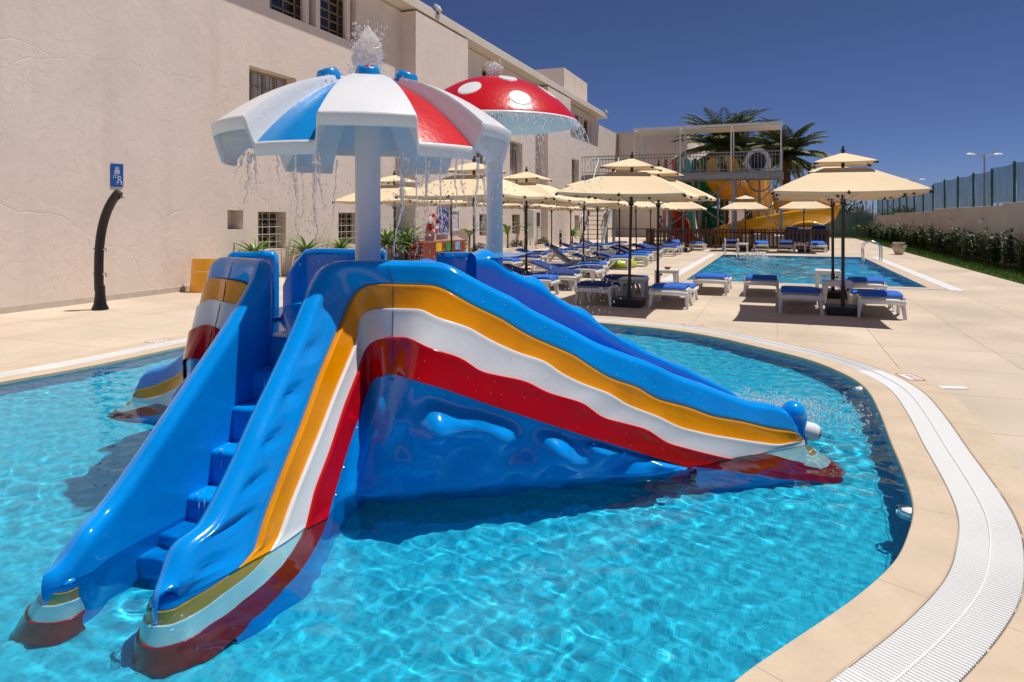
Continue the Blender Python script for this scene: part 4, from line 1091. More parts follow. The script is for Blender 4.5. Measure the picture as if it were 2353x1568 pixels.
def window(x, a, b, c, d, nv, nh, depth=.30, grille=False, curtain=False, mull=0, backdark=True):
    """timber window set back in the opening: frame, panes, optional iron grille or round mullion"""
    xb = x - depth; fw = .06
    m = MB()
    m.box((xb, (a + b) / 2, c + fw / 2), (.06, b - a, fw)); m.box((xb, (a + b) / 2, d - fw / 2), (.06, b - a, fw))
    for yy in (a + fw / 2, b - fw / 2): m.box((xb, yy, (c + d) / 2), (.058, fw, d - c - 2 * fw))
    fo = m.build('window', WOOD, bld); base = bld['base']
    for i in range(1, nv):
        mm = MB(); mm.box((xb + .002, a + (b - a) * i / nv, (c + d) / 2), (.05, .04, d - c - 2 * fw)); q = mm.build('mullion', WOOD, bld); q.parent = fo
    for j in range(1, nh):
        mm = MB(); mm.box((xb + .004, (a + b) / 2, c + (d - c) * j / nh), (.046, b - a - 2 * fw, .035)); q = mm.build('transom', WOOD, bld); q.parent = fo
    mm = MB(); mm.add([(xb - .012, a, c), (xb - .012, b, c), (xb - .012, b, d), (xb - .012, a, d)], [(0, 1, 2, 3)]); q = mm.build('pane', DARKG, bld); q.parent = fo
    if curtain:
        mm = MB(); n = 40; mm.grid([[(xb - .008 + .006 * math.sin(k * 1.9), a + (b - a) * k / n, zz_) for k in range(n + 1)] for zz_ in (c + .05, d - .05)])
        q = mm.build('curtain', CURTAIN, bld, smooth=True); q.parent = fo
    if grille:
        for i in range(1, 4):
            mm = MB(); mm.cyl((x - .1, a + (b - a) * i / 4, c), (x - .1, a + (b - a) * i / 4, d), .011, 8); q = mm.build('grille_bar', IRON, bld); q.parent = fo
        for j in range(1, 5):
            mm = MB(); mm.box((x - .1, (a + b) / 2, c + (d - c) * j / 5), (.01, b - a, .022)); q = mm.build('grille_bar', IRON, bld); q.parent = fo
    if mull:
        mm = MB(); mm.cyl((x - .14, b - .34, c), (x - .14, b - .34, d), .12, 16); q = mm.build('round_mullion', STUCCO, bld, smooth=True, auto=40); q.parent = fo
    return fo
TOP = 9.3
# left projecting block
m = MB(); m.box((FX - 2, 1.8, 5.0), (4, 19.7, 10.0)); m.build('front_block', STUCCO, bld)
m = MB(); m.box((FX + .006, 2.0, .055), (.05, 19.2, .11)); m.build('plinth', pm('plinth_render', (0.55, 0.47, 0.40), .8, var=.1, vscale=6), bld)
lowin = [(14.16, 15.24), (17.65, 18.8)]; low2 = [(28.3, 29.3), (32.4, 33.5)]; low3 = [(43.9, 45.1)]
midw = [(13.84, 15.66), (18.0, 19.7)]; mid2 = [(27.6, 29.4), (32.1, 33.9)]; mid3 = [(43.2, 44.9)]
topw = [(14.6, 16.55), (16.75, 18.6)]; top2 = [(28.6, 30.4), (30.7, 32.5)]; top3 = [(43.8, 45.8), (46.2, 48.2)]
def bay(y0, y1, lo, mi, to, extra=()):
    hs = [(a, b, .75, 1.75) for a, b in lo] + [(a, b, 3.78, 5.5) for a, b in mi] + [(a, b, 7.17, 8.55) for a, b in to] + list(extra)
    facade(BX, y0, y1, 0, 9.0, hs, 'bay_wall', .42)
    for a, b in lo: window(BX, a, b, .75, 1.75, 3, 3, .32, grille=True)
    for a, b in mi: window(BX, a, b, 3.78, 5.5, 4, 4, .36, curtain=True)
    for a, b in to: window(BX, a, b, 7.17, 8.55, 4, 5, .40, mull=1)
bay(11.65, 21.4, lowin, midw, topw, [(13.1, 13.63, 1.3, 1.78)])
m = MB(); m.add([(BX - .38, 13.1, 1.3), (BX - .38, 13.63, 1.3), (BX - .38, 13.63, 1.78), (BX - .38, 13.1, 1.78)], [(0, 1, 2, 3)]); m.build('niche_back', STUCCO, bld)
bay(25.8, 36.4, low2, mid2, top2)
bay(40.9, 50.1, low3, mid3, top3)
for (a, b) in ((21.4, 25.8), (36.4, 40.9)):
    m = MB(); m.box(((FX + BX) / 2 - .2, (a + b) / 2, 4.48), (.6 + .4, b - a, 8.96)); m.build('pilaster', STUCCO, bld)
m = MB(); m.box((-14.8, 31, 4.5), (3.0, 38.2, 8.9)); m.build('core', STUCCO, bld)
# cornice slab and parapet
m = MB(); m.box((FX - .47, (11.66 + 50.6) / 2, 9.20), (.98, 50.6 - 11.66, .30)); m.build('cornice', STUCCOW, bld)
m = MB(); m.box((FX - .55, (11.66 + 50.3) / 2, 9.40), (.9, 50.3 - 11.66, .14)); m.build('parapet', STUCCOW, bld)
# roof stair house
m = MB(); m.box((-15.5, 45.7, 10.4), (5.0, 5.8, 2.0)); m.build('roof_house', STUCCO, bld)
# annex blocks behind
ann = thing('annex_building', 'lower cream annex building beyond the hotel with a shaded end wall', 'building', (-13, 53, 0))
m = MB(); m.box((BX - 1, 53.35, 4.3), (2, 6.5, 8.64)); m.build('link_wall', STUCCOW, ann)
m = MB(); m.box((-11.0, 66.7, 4.3), (8.4, 20.2, 8.6)); m.build('end_block', STUCCO, ann)
m = MB(); m.box((-11.0, 66.7, 8.66), (8.6, 20.4, .12)); m.build('roof_edge', STUCCOW, ann)
m = MB(); m.box((-6.78, 60.2, 2.2), (.05, 1.2, 2.2)); m.build('door', CURTAIN, ann)
m = MB(); m.cyl((-12.45, 56.52, 3), (-12.45, 56.52, 8.5), .05, 8); m.build('drain_pipe', pm('pipe_brown', (.35, .25, .2), .6), ann)
# things fixed on the building
def flood(loc, rz, lab):
    t = thing('floodlight', lab, 'floodlight', loc, rz, local=True)
    m = MB(); m.box((0, 0, .22), (.10, .34, .26), ry=-.5, bev=.01); m.build('housing', pm('flood_grey', (.6, .62, .6), .4), t)
    m = MB(); m.box((.06, 0, .24), (.01, .28, .2), ry=-.5); m.build('lens', pm('flood_lens', (.7, .72, .7), .1), t)
    m = MB(); m.box((-.02, 0, .05), (.04, .2, .12)); m.build('bracket', GALV, t)
p = PX(1005, 34, FX); flood((FX + .02, p.y, 9.30), 0, 'grey floodlight on the roof edge above the plain pilaster')
flood((FX + .02, 50.3, 9.32), 0, 'grey floodlight at the far corner of the roof')
# shower sign
SBLUE = pm('sign_blue', lin((16, 84, 160)), .4); SWHITE = pm('sign_white', (.8, .8, .8), .4)
sg = thing('shower_sign', 'blue shower pictogram sign on the beige wall', 'sign', (FX + .012, 9.60, 2.42), 0, local=True)
m = MB(); m.box((0, 0, 0), (.012, .27, .45), bev=.003); m.build('plate', SBLUE, sg)
m = MB()
def ybar(y0_, z0_, y1_, z1_, wd_=.014):
    L_ = math.hypot(y1_ - y0_, z1_ - z0_); dy, dz = (y1_ - y0_) / L_, (z1_ - z0_) / L_; ny_, nz_ = -dz * wd_ / 2, dy * wd_ / 2
    m.add([(.0095, y0_ + ny_, z0_ + nz_), (.0095, y1_ + ny_, z1_ + nz_), (.0095, y1_ - ny_, z1_ - nz_), (.0095, y0_ - ny_, z0_ - nz_)], [(3, 2, 1, 0)])
def yarc(cy_, cz_, r, a0, a1, wd_=.013, n=14):
    for i in range(n):
        t0 = R(a0 + (a1 - a0) * i / n); t1 = R(a0 + (a1 - a0) * (i + 1) / n); ybar(cy_ + r * math.cos(t0), cz_ + r * math.sin(t0), cy_ + r * math.cos(t1), cz_ + r * math.sin(t1), wd_)
ybar(-.06, .085, .05, .085, .02); yarc(-.005, .085, .045, 0, 180); ybar(-.025, .125, -.025, .165); ybar(.015, .125, .015, .165); ybar(-.06, .06, .05, .06, .012)
for i, (dy, sl_) in enumerate(((-.055, -.35), (-.03, -.18), (-.005, 0), (.02, .15), (.04, .25))):
    for k in range(3 if i < 3 else 1): z0_ = .045 - k * .038; ybar(dy + sl_ * (k * .038), z0_, dy + sl_ * (k * .038 + .022), z0_ - .024, .011)
yarc(.045, -.045, .028, -20, 320); ybar(.03, -.07, -.02, -.19, .013); yarc(.03, -.19, .05, 90, 180, .013); ybar(.055, -.07, .1, -.19, .013); yarc(.05, -.15, .05, 0, 90)
m.build('pictogram', SWHITE, sg)
# shower post
b0 = P(230, 712, 0)
sh = thing('shower_post', 'curved black outdoor shower post beside the beige wall', 'shower', (b0.x, b0.y, 0))
BLK = pm('shower_black', lin((24, 24, 25)), .35, var=.1, vscale=8)
ctrl = [(228, 690), (227, 640), (227, 590), (229, 560), (233, 530), (240, 500), (251, 472), (264, 450), (274, 441)]
pth = []
for (x, y) in smooth1(resample(ctrl, 26), 3):
    pth.append(PL(x, y, (b0.x * CT + b0.y * ST, -b0.x * ST + b0.y * CT), (1, 0)))
mb = MB(); mb.tube([Vector((b0.x, b0.y, 0.0)), Vector((b0.x, b0.y, .02))] , [.14, .14], 4); 
foot = MB(); foot.lathe([(.135, 0), (.135, .02), (.10, .10), (.082, .25), (.075, .42)], (b0.x, b0.y, 0), 20); foot.build('foot', BLK, sh, smooth=True, auto=40)
pth[0] = Vector((b0.x, b0.y, .36))
mb = MB(); mb.tube(smooth1([tuple(v) for v in pth], 2), [.074] * len(pth), 16, squash=(1.0, 1.0)); mb.build('post', BLK, sh, smooth=True, auto=50)
hd = pth[-1]; rt = (cw(1, 0) - cw(0, 0)); dn = Vector((0, 0, -1))
mb = MB(); mb.cyl(hd + rt * .01 + dn * .05, hd + rt * .035 + dn * .09, .018, 10); mb.cyl(hd + rt * .035 + dn * .09, hd + rt * .05 + dn * .125, .03, 14, .05); mb.build('shower_head', CHROME, sh, smooth=True, auto=40)
for zz_ in (1.05, .62):
    mb = MB(); q = Vector((b0.x, b0.y, zz_)) - Vector((0, 0, 0)); mb.cyl(q - rt * .10, q + rt * .10, .02, 10); mb.cyl(q + rt * .10, q + rt * .11 + dn * .06, .012, 8); mb.ico(q - rt * .11, .026, 2); mb.build('tap', CHROME, sh, smooth=True, auto=40)
# notice boards, life ring, cabinet on the facade
p = PX(1018, 503, FX)
def board(y, zc, wy, hz, lab, inner, cat='notice board'):
    t = thing('notice_board', lab, cat, (FX, y, zc), 0, local=True)
    m = MB()
    for s in (-1, 1): m.box((.03, s * (wy / 2 - .02), 0), (.06, .04, hz)); m.box((.032, 0, s * (hz / 2 - .02)), (.055, wy - .08, .04))
    m.build('frame', GALVW, t)
    m = MB(); m.box((.012, 0, 0), (.02, wy - .08, hz - .08)); m.build('sheet', inner, t)
    return t
def notice(name, bgc, c2, nx_, ny_):
    m = bpy.data.materials.new(name); m.use_nodes = True; t = m.node_tree; N = t.nodes; L = t.links; b = N['Principled BSDF']; b.inputs['Roughness'].default_value = .25
    tc = N.new('ShaderNodeTexCoord'); mp = N.new('ShaderNodeMapping'); mp.inputs['Rotation'].default_value = (0, R(90), 0); L.new(tc.outputs['Object'], mp.inputs[0])
    n = N.new('ShaderNodeTexVoronoi'); n.inputs['Scale'].default_value = nx_; L.new(tc.outputs['Object'], n.inputs['Vector'])
    cr = N.new('ShaderNodeValToRGB'); cr.color_ramp.interpolation = 'CONSTANT'; e = cr.color_ramp.elements; e[0].color = (*bgc, 1); e[1].position = .62; e[1].color = (*c2, 1)
    sx = N.new('ShaderNodeSeparateColor'); L.new(n.outputs['Color'], sx.inputs[0]); L.new(sx.outputs[0], cr.inputs[0]); L.new(cr.outputs[0], b.inputs['Base Color']); MATS[name] = m
    return m
N1 = notice('notice_blue', lin((40, 66, 150)), (.62, .64, .72), 15, 4); N2 = notice('notice_white', (.72, .72, .74), (.5, .45, .55), 22, 4)
y1_ = PX(1017, 500, FX).y; y2_ = PX(1043, 505, FX).y
board(y1_, PX(1017, 504, FX).z, .95, 1.15, 'tall framed blue notice board on the beige pilaster', N1)
board(y2_, PX(1043, 507, FX).z, .75, .8, 'smaller framed white notice board beside the blue board', N2)
# life ring
LR = P(0, 501, 0) if False else PX(996, 514, FX + .3)
def life_ring(loc, axis, lab, Rr=.30, r=.085):
    t = thing('life_ring', lab, 'life ring', loc, 0, local=True)
    for k in range(8):
        mb = MB(); a0 = k * math.pi / 4; rows = []
        for i in range(9):
            a = a0 + (math.pi / 4) * i / 8 * (.999)
            rows.append([(r * math.sin(b) * .8, (Rr + r * math.cos(b)) * math.cos(a), (Rr + r * math.cos(b)) * math.sin(a)) for b in [2 * math.pi * q / 12 for q in range(12)]])
        mb.grid(rows, True); o = mb.build('ring_segment', REDP if k % 2 == 0 else WHITEP, t, smooth=True); 
    return t
life_ring((FX + .12, y1_ - .95, PX(996, 514, FX).z), None, 'red and white life ring hanging beside the blue notice board')
# white cabinet on legs
py = PX(1229, 522, FX).y
cb = thing('white_cabinet', 'white metal equipment cabinet standing against the pilaster', 'cabinet', (FX + .35, py - 1.2, 0), 0, local=True)
m = MB(); m.box((0, 0, 1.25), (.4, 1.2, 1.5), bev=.02); m.build('body', GALVW, cb)
m = MB(); m.box((.205, .15, 1.5), (.02, .5, .7)); m.build('window', DARKG, cb)
m = MB(); m.box((.207, .15, .85), (.02, .5, .35)); m.build('vent_door', PLASTIC, cb)
for s in (-1, 1):
    m = MB(); m.box((0, s * .5, .25), (.06, .06, .5)); m.build('leg', GALVW, cb)
# yellow slide segment standing by the wall
q = P(490, 668, 0)
YEL = pm('tube_yellow', lin((248, 176, 16)), .25, var=.06, coat=.3)
ys_ = thing('yellow_slide_segment', 'yellow half pipe slide segment standing by the beige wall corner', 'slide segment', (q.x, q.y, 0), TH, local=True)
def halfpipe(z0_, z1_):
    mb = MB(); rows = []
    for zz_ in np.linspace(z0_, z1_, 5):
        r = .38 - .07 * zz_; rows.append([(.0 + r * math.cos(a) * 1.15 - .02 * zz_, r * math.sin(a) - .1, zz_) for a in [R(180 + 180 * i / 18) for i in range(19)]])
    mb.grid(rows); rows2 = [[(x * .93, y * .93, z) for x, y, z in r] for r in rows]; mb.grid(rows2); mb.grid([rows[-1], rows2[-1]]); return mb
halfpipe(0, .44).build('lower_shell', YEL, ys_, smooth=True, auto=40); halfpipe(.448, .72).build('upper_shell', YEL, ys_, smooth=True, auto=40)
# ------------------------------------------------------------------ right garden wall, fence, lamps, lawn, shrubs
GRASS = pm('lawn_soil', lin((58, 84, 30)), .9, var=.25, vscale=6, bump=.6, bscale=60)
lw = MB(); quad(lw, 5.5, 7.0, 19.0 - 14, 75, .01); quad(lw, 3.9, 5.5, 58, 75, .01); lawn = struct(lw.build('lawn', GRASS), 'strip of green lawn along the garden wall')
BL = pm('grass_blade', lin((96, 132, 44)), .7, var=.3, vscale=1.5)
gb = MB(); rg = random.Random(5)
for i in range(26000):
    y = 16 + 44 * rg.random() ** 1.6; x = rg.uniform(5.5, 7.0); hgt = rg.uniform(.03, .075) * (1 + (y - 16) / 40); a = rg.random() * 6.28; wdt = .006 * (1 + (y - 16) / 12)
    dx, dy = math.cos(a) * wdt, math.sin(a) * wdt; lx, ly = rg.gauss(0, .02), rg.gauss(0, .02)
    gb.add([(x - dx, y - dy, .01), (x + dx, y + dy, .01), (x + lx, y + ly, .01 + hgt)], [(0, 1, 2)])
stuff(gb.build('grass', BL), 'short green grass growing along the garden wall', 'grass')
ke = MB()
gw = thing('garden_wall', 'rendered beige garden wall beside the lawn', 'wall', (7.2, 40, 0))
segs = [(2, 27.2, 2.06), (27.2, 38, 1.98), (38, 50, 1.86), (50, 62, 1.72)]
for (a, b, h) in segs:
    m = MB(); m.box((7.2, (a + b) / 2, h / 2), (.4, b - a, h)); m.build('wall_section', WALLR, gw)
    m = MB(); m.box((7.2, (a + b) / 2, h + .012), (.42, b - a - .004, .02)); m.build('wall_top', STUCCOW, gw)
GREEN = pm('fence_green', lin((54, 92, 84)), .5)
def net_mat():
    m = bpy.data.materials.new('green_mesh'); m.use_nodes = True; t = m.node_tree; N = t.nodes; L = t.links; b = N['Principled BSDF']
    b.inputs['Base Color'].default_value = (*lin((58, 106, 100)), 1); b.inputs['Roughness'].default_value = .8
    tc = N.new('ShaderNodeTexCoord'); n = N.new('ShaderNodeTexNoise'); n.inputs['Scale'].default_value = 2.0
    mp = N.new('ShaderNodeMapping'); mp.inputs['Scale'].default_value = (3, 3, .5); L.new(tc.outputs['Object'], mp.inputs[0]); L.new(mp.outputs[0], n.inputs['Vector'])
    ch_ = N.new('ShaderNodeTexWave'); ch_.bands_direction = 'Z'; ch_.inputs['Scale'].default_value = 9; ch_.inputs['Distortion'].default_value = 1; L.new(tc.outputs['Object'], ch_.inputs['Vector'])
    mr = N.new('ShaderNodeMapRange'); mr.inputs[3].default_value = .38; mr.inputs[4].default_value = .8; L.new(n.outputs[0], mr.inputs[0])
    ml = N.new('ShaderNodeMath'); ml.operation = 'MULTIPLY_ADD'; ml.inputs[1].default_value = .12; L.new(ch_.outputs['Fac'], ml.inputs[0]); L.new(mr.outputs[0], ml.inputs[2])
    tr = N.new('ShaderNodeBsdfTransparent'); mx = N.new('ShaderNodeMixShader'); L.new(ml.outputs[0], mx.inputs[0]); L.new(tr.outputs[0], mx.inputs[1]); L.new(b.outputs[0], mx.inputs[2])
    L.new(mx.outputs[0], N['Material Output'].inputs[0]); MATS['green_mesh'] = m
    return m
NET = net_mat()
fe = thing('mesh_fence', 'green windbreak mesh fence on posts along the top of the garden wall', 'fence', (7.2, 40, 2))
def wallh(y):
    for (a, b, h) in segs:
        if a <= y < b: return h
    return 1.72
yy = 19.2
posts = []
while yy < 61.5:
    h = wallh(yy); m = MB(); m.box((7.2, yy, h + .02 + .68), (.07, .07, 1.36)); m.build('post', GREEN, fe); posts.append(yy); yy += 2.5
for a, b in zip(posts[:-1], posts[1:]):
    h0, h1 = wallh(a) + .05, wallh(b - .01) + .05; m = MB(); n = 6; rows = []
    for zz_ in (0, .45, .9, 1.28): rows.append([(7.235 + .02 * math.sin(k * 1.3 + a + zz_ * 3), a + .036 + (b - a - .072) * k / n, max(h0, h1) + zz_ * (1 - .03 * math.sin(math.pi * k / n))) for k in range(n + 1)])
    m.grid(rows); m.build('mesh_panel', NET, fe)
LAMPW = pm('lamp_white', (.75, .75, .75), .3)
for (x, y) in ((2258.8, 508), (2188, 508), (2138, 508), (2096, 510), (2066, 512), (2041, 512.5), (2023, 513), (2008, 513)):
    p = PX(x, y, 7.0); t = thing('wall_lamp', 'round white bulkhead lamp on the garden wall', 'wall lamp', (6.995, p.y, p.z), 0, 'bulkhead lamps along the garden wall', local=True)
    m = MB(); m.lathe([(.115, 0), (.115, .03), (.105, .06)], n=18); m.v = [(-v[2], v[0], v[1]) for v in m.v]; m.build('ring', LAMPW, t, smooth=True, auto=40)
    m = MB(); m.lathe([(.10, .05), (.085, .09), (.05, .115), (.001, .12)], n=16); m.v = [(-v[2], v[0], v[1]) for v in m.v]; m.build('globe', pm('lamp_globe', (.7, .7, .68), .25), t, smooth=True)
    m = MB()
    for k in range(-2, 3): m.box((-.10, k * .035, 0), (.03, .008, .2))
    m.build('guard', LAMPW, t)
# terracotta urn on the deck
p = P(2065.5, 585, 0); t = thing('stone_urn', 'pale stone urn on the deck beside the lawn', 'urn', (p.x, p.y, 0), local=True)
m = MB(); m.lathe([(.15, 0), (.16, .03), (.22, .15), (.26, .28), (.25, .36), (.21, .43), (.2, .46), (.245, .48), (.25, .52), (.2, .52), (.16, .46)], n=24); m.build('bowl', pm('urn_stone', (.55, .46, .38), .85, var=.1, vscale=6), t, smooth=True, auto=50)
for s in (-1, 1):
    m = MB(); m.tube([(s * .22, 0, .42), (s * .29, 0, .40), (s * .29, 0, .30), (s * .25, 0, .25)], .018, 8); m.build('handle', MATS['urn_stone'], t, smooth=True)
# ------------------------------------------------------------------ parasols
def parasol_mesh_parts(t, S=1.08):
    zr, zt, s2 = 2.02, 2.405, .34
    def canopy(s_out, s_in, z_out, z_in, sag, n=12, hemh=.045):
        mb = MB()
        for side in range(4):
            rows = []
            for i in range(9):
                f = i / 8; s = s_out + (s_in - s_out) * f; z = z_out + (z_in - z_out) * (f ** .92)
                r = []
                for k in range(n + 1):
                    u_ = -1 + 2 * k / n; e = (1 - u_ * u_); 
                    dep = s * (1 - .035 * e * (1 - f)); x, y = dep, u_ * s
                    zz_ = z - sag * e * math.sin(math.pi * min(1, f * 1.0 + .18)) * (1 - f * .6)
                    a = side * math.pi / 2; r.append((x * math.cos(a) - y * math.sin(a), x * math.sin(a) + y * math.cos(a), zz_))
                rows.append(r)
            # hem
            hem = [(x, y, z - hemh) for x, y, z in rows[0]]
            mb.grid([hem] + rows)
        return mb
    canopy(S, s2 * .9, zr, zt, .05).build('canopy', CANVAS, t, smooth=True, auto=25)
    canopy(.46, .02, 2.50, 2.665, .015, hemh=.016).build('top_vent', CANVAS, t, smooth=True, auto=25)
    m = MB(); m.cyl((0, 0, .05), (0, 0, 2.6), .027, 12); m.build('pole', BRONZE, t, smooth=True, auto=40)
    m = MB(); m.lathe([(.001, 2.79), (.012, 2.785), (.02, 2.765), (.012, 2.745), (.026, 2.73), (.034, 2.70), (.026, 2.67), (.045, 2.65)][::-1], n=14); m.build('finial', BRONZE, t, smooth=True)
    m = MB(); m.box((0, 0, .07), (.52, .52, .14), bev=.015); b = m.build('base', BLACKM, t)
    for s in (-1, 1):
        for q in (-1, 1):
            mm = MB(); mm.box((s * .22, q * .22, .012), (.05, .05, .024)); 
    m = MB(); m.cyl((0, 0, .14), (0, 0, .48), .036, 12); m.build('sleeve', BRONZE, t, smooth=True, auto=40)
    m = MB(); m.cyl((.03, 0, .40), (.075, 0, .40), .007, 8); m.cyl((.075, 0, .385), (.075, 0, .43), .016, 8); m.build('clamp_knob', BLACKM, t, smooth=True, auto=40)
    for k in range(8):
        a = k * math.pi / 4; Rr = S * (math.sqrt(2) if k % 2 else .985); e = Vector((math.cos(a), math.sin(a), 0))
        m = MB(); m.tube([e * .05 + Vector((0, 0, zt - .01)), e * (Rr - .02) + Vector((0, 0, zr - .035))], .013, 6); rb_ = m.build('rib', ALU, t)
        m = MB(); m.tube([e * (Rr - .06) + Vector((0, 0, zr - .027)), e * (Rr + .015) + Vector((0, 0, zr - .05))], .024, 6); q = m.build('rib_cap', BLACKM, t); q.parent = rb_
        m = MB(); m.tube([e * .03 + Vector((0, 0, zr - .16)), e * Rr * .5 + Vector((0, 0, (zr + zt) / 2 - .05))], .009, 6); q = m.build('strut', ALU, t); q.parent = rb_
        if k % 2:
            m = MB(); m.tube([e * .02 + Vector((0, 0, 2.64)), e * .61 + Vector((0, 0, 2.485))], .010, 6); q = m.build('vent_rib', ALU, t); q.parent = rb_
            m = MB(); m.tube([e * .575 + Vector((0, 0, 2.49)), e * .65 + Vector((0, 0, 2.47))], .019, 6); q = m.build('vent_rib_cap', BLACKM, t); q.parent = rb_
    m = MB(); m.lathe([(.05, zr - .2), (.05, zr - .12)], n=12); m.build('runner', BLACKM, t, smooth=True, auto=40)
par0 = thing('parasol', 'x', 'parasol', (0, 0, 0), local=True); parasol_mesh_parts(par0)
used_par = [False]
def place(proto, flag, loc, rz, label, group, tilt=(0, 0), scale=1.0):
    o = proto if not flag[0] else copy_tree(proto)
    flag[0] = True
    o.location = loc; o.rotation_euler = (tilt[0], tilt[1], rz); o.scale = (scale,) * 3; o['label'] = label
    if group: o['group'] = group
    elif 'group' in o: del o['group']
    return o
# ------------------------------------------------------------------ loungers (y = 0 foot end, y = 1.92 head)
def slab_cushion(pts, w_, th, nseg=10):
    """cushion following a side profile (y,z) list"""
    mb = MB(); pr = resample(pts, 40); rows = []
    for k in range(len(pr)):
        y, z = pr[k]; f = k / (len(pr) - 1); e = min(1, min(f, 1 - f) / .03); t_ = th * (.35 + .65 * math.sqrt(e)); 
        seam = 1 - .35 * max(0, 1 - abs((f * 3.0) % 1.0 - .5) * 0 - abs(((f * 3.0 + .5) % 1.0) - .5) / .05)
        t_ *= seam; hw = w_ / 2 * (.97 + .03 * math.sqrt(e))
        pr_ = []
        for a in range(14):
            an = 2 * math.pi * a / 14; cx_ = math.copysign(abs(math.cos(an)) ** .35, math.cos(an)); cz_ = math.copysign(abs(math.sin(an)) ** .6, math.sin(an))
            pr_.append((cx_ * hw, y, z + t_ / 2 + cz_ * t_ / 2))
        rows.append(pr_)
    mb.grid(rows, True); mb.f.append(tuple(range(13, -1, -1))); mb.m.append(0); o = (len(rows) - 1) * 14; mb.f.append(tuple(range(o, o + 14))); mb.m.append(0)
    return mb
def make_lounger(back, cush, towel=None):
    t = thing('sun_lounger', 'x', 'sun lounger', (0, 0, 0), local=True)
    hl = 1.14
    ca, sa = math.cos(back), math.sin(back)
    BY = [0.0, .25, .5, .8, 1.14, 1.5, 1.9]; BZ = [.325, .335, .33, .265, .225, .215, .215]
    def bz(y): return float(np.interp(y, BY, BZ))
    ysm = np.linspace(.02, 1.88, 24); zsm = smooth1([[bz(y)] for y in ysm], 3)[:, 0]
    # side rails follow the dipped bed
    for s in (-1, 1):
        m = MB(); m.tube([(s * .305, y, z - .012) for y, z in zip(ysm, zsm)], .027, 8, squash=(1, 1.3)); m.build('side_rail', PLASTIC, t, smooth=True, auto=50)
    m = MB(); n = 12; prof = []
    for i in range(n + 1):
        u_ = -1 + 2 * i / n; prof.append((u_ * .33, -.012 + .03 * (u_ * u_), bz(0) - .045 - .018 * abs(u_) ** 3))
    m.tube(prof, .030, 8, squash=(.8, 1.4)); m.build('foot_rail', PLASTIC, t, smooth=True, auto=50)
    for (yt, yb, zt) in ((.13, .05, .31), (.42, .72, .31), (1.22, 1.05, .21), (1.45, 1.62, .21)):
        for s in (-1, 1):
            m = MB(); x = s * .295; lean = s * .03
            top = [(x - .028, yt - .055, zt), (x + .028, yt - .055, zt), (x + .028, yt + .055, zt), (x - .028, yt + .055, zt)]
            bot = [(x + lean - .021, yb - .035, 0), (x + lean + .021, yb - .035, 0), (x + lean + .021, yb + .035, 0), (x + lean - .021, yb + .035, 0)]
            m.add(bot + top, [(3, 2, 1, 0), (4, 5, 6, 7), (0, 1, 5, 4), (1, 2, 6, 5), (2, 3, 7, 6), (3, 0, 4, 7)]); m.build('leg', PLASTIC, t)
    for yy_ in (.25, 1.3):
        m = MB(); m.box((0, yy_, bz(yy_) - .055), (.56, .05, .045), bev=.008); m.build('cross_bar', PLASTIC, t)
    for i in range(9):
        y = .10 + i * .125; m = MB(); m.box((0, y, bz(y) + .006), (.57, .085, .018), bev=.005); m.build('slat', PLASTIC, t)
    H = .215
    br = MB()
    for s in (-1, 1): br.tube([(s * .27, hl, H + .012), (s * .27, hl + .70 * ca, H + .012 + .70 * sa)], .022, 8)
    for i in range(5): d = .08 + i * .145; br.box((0, hl + d * ca, H + .018 + d * sa), (.54, .085, .018))
    br.tube([(-.27, hl + .70 * ca, H + .012 + .7 * sa), (0, hl + .74 * ca, H + .012 + .74 * sa), (.27, hl + .70 * ca, H + .012 + .7 * sa)], .022, 8)
    br.build('backrest', PLASTIC, t, smooth=True, auto=40)
    pr = [(.012, .348), (.05, .352)] + [(y, bz(y) + .022) for y in (.15, .3, .5, .65, .8, .95)] + [(hl, H + .026), (hl + .72 * ca, H + .026 + .72 * sa)]
    slab_cushion(pr, .60, .062).build('mattress', cush, t, smooth=True, auto=60)
    if towel:
        pr = [(y, bz(y) + .03) for y in (.25, .5, .65, .8, .95)] + [(hl, H + .034), (hl + .70 * ca, H + .034 + .70 * sa)]
        slab_cushion(pr, .625, .066).build('towel', towel, t, smooth=True, auto=60)
    return t
def stripe_mat():
    m = bpy.data.materials.new('striped_towel'); m.use_nodes = True; t = m.node_tree; N = t.nodes; L = t.links; b = N['Principled BSDF']; b.inputs['Roughness'].default_value = .95
    tc = N.new('ShaderNodeTexCoord'); wv = N.new('ShaderNodeTexWave'); wv.bands_direction = 'X'; wv.inputs['Scale'].default_value = 3.6; wv.wave_profile = 'SIN'; L.new(tc.outputs['Object'], wv.inputs['Vector'])
    cr = N.new('ShaderNodeValToRGB'); cr.color_ramp.interpolation = 'CONSTANT'; e = cr.color_ramp.elements; e[0].color = (*lin((20, 28, 70)), 1); e[1].position = .72; e[1].color = (.6, .6, .62, 1)
    L.new(wv.outputs['Fac'], cr.inputs[0]); L.new(cr.outputs[0], b.inputs['Base Color']); MATS['striped_towel'] = m
    return m
L0 = make_lounger(0.0, CUSH); f0 = [False]
L0b = make_lounger(0.0, CUSHD); f0b = [False]
L1 = make_lounger(R(14), CUSH); f1 = [False]
L1b = make_lounger(R(18), CUSHD); f1b = [False]
L2 = make_lounger(R(38), CUSHD, stripe_mat()); f2 = [False]
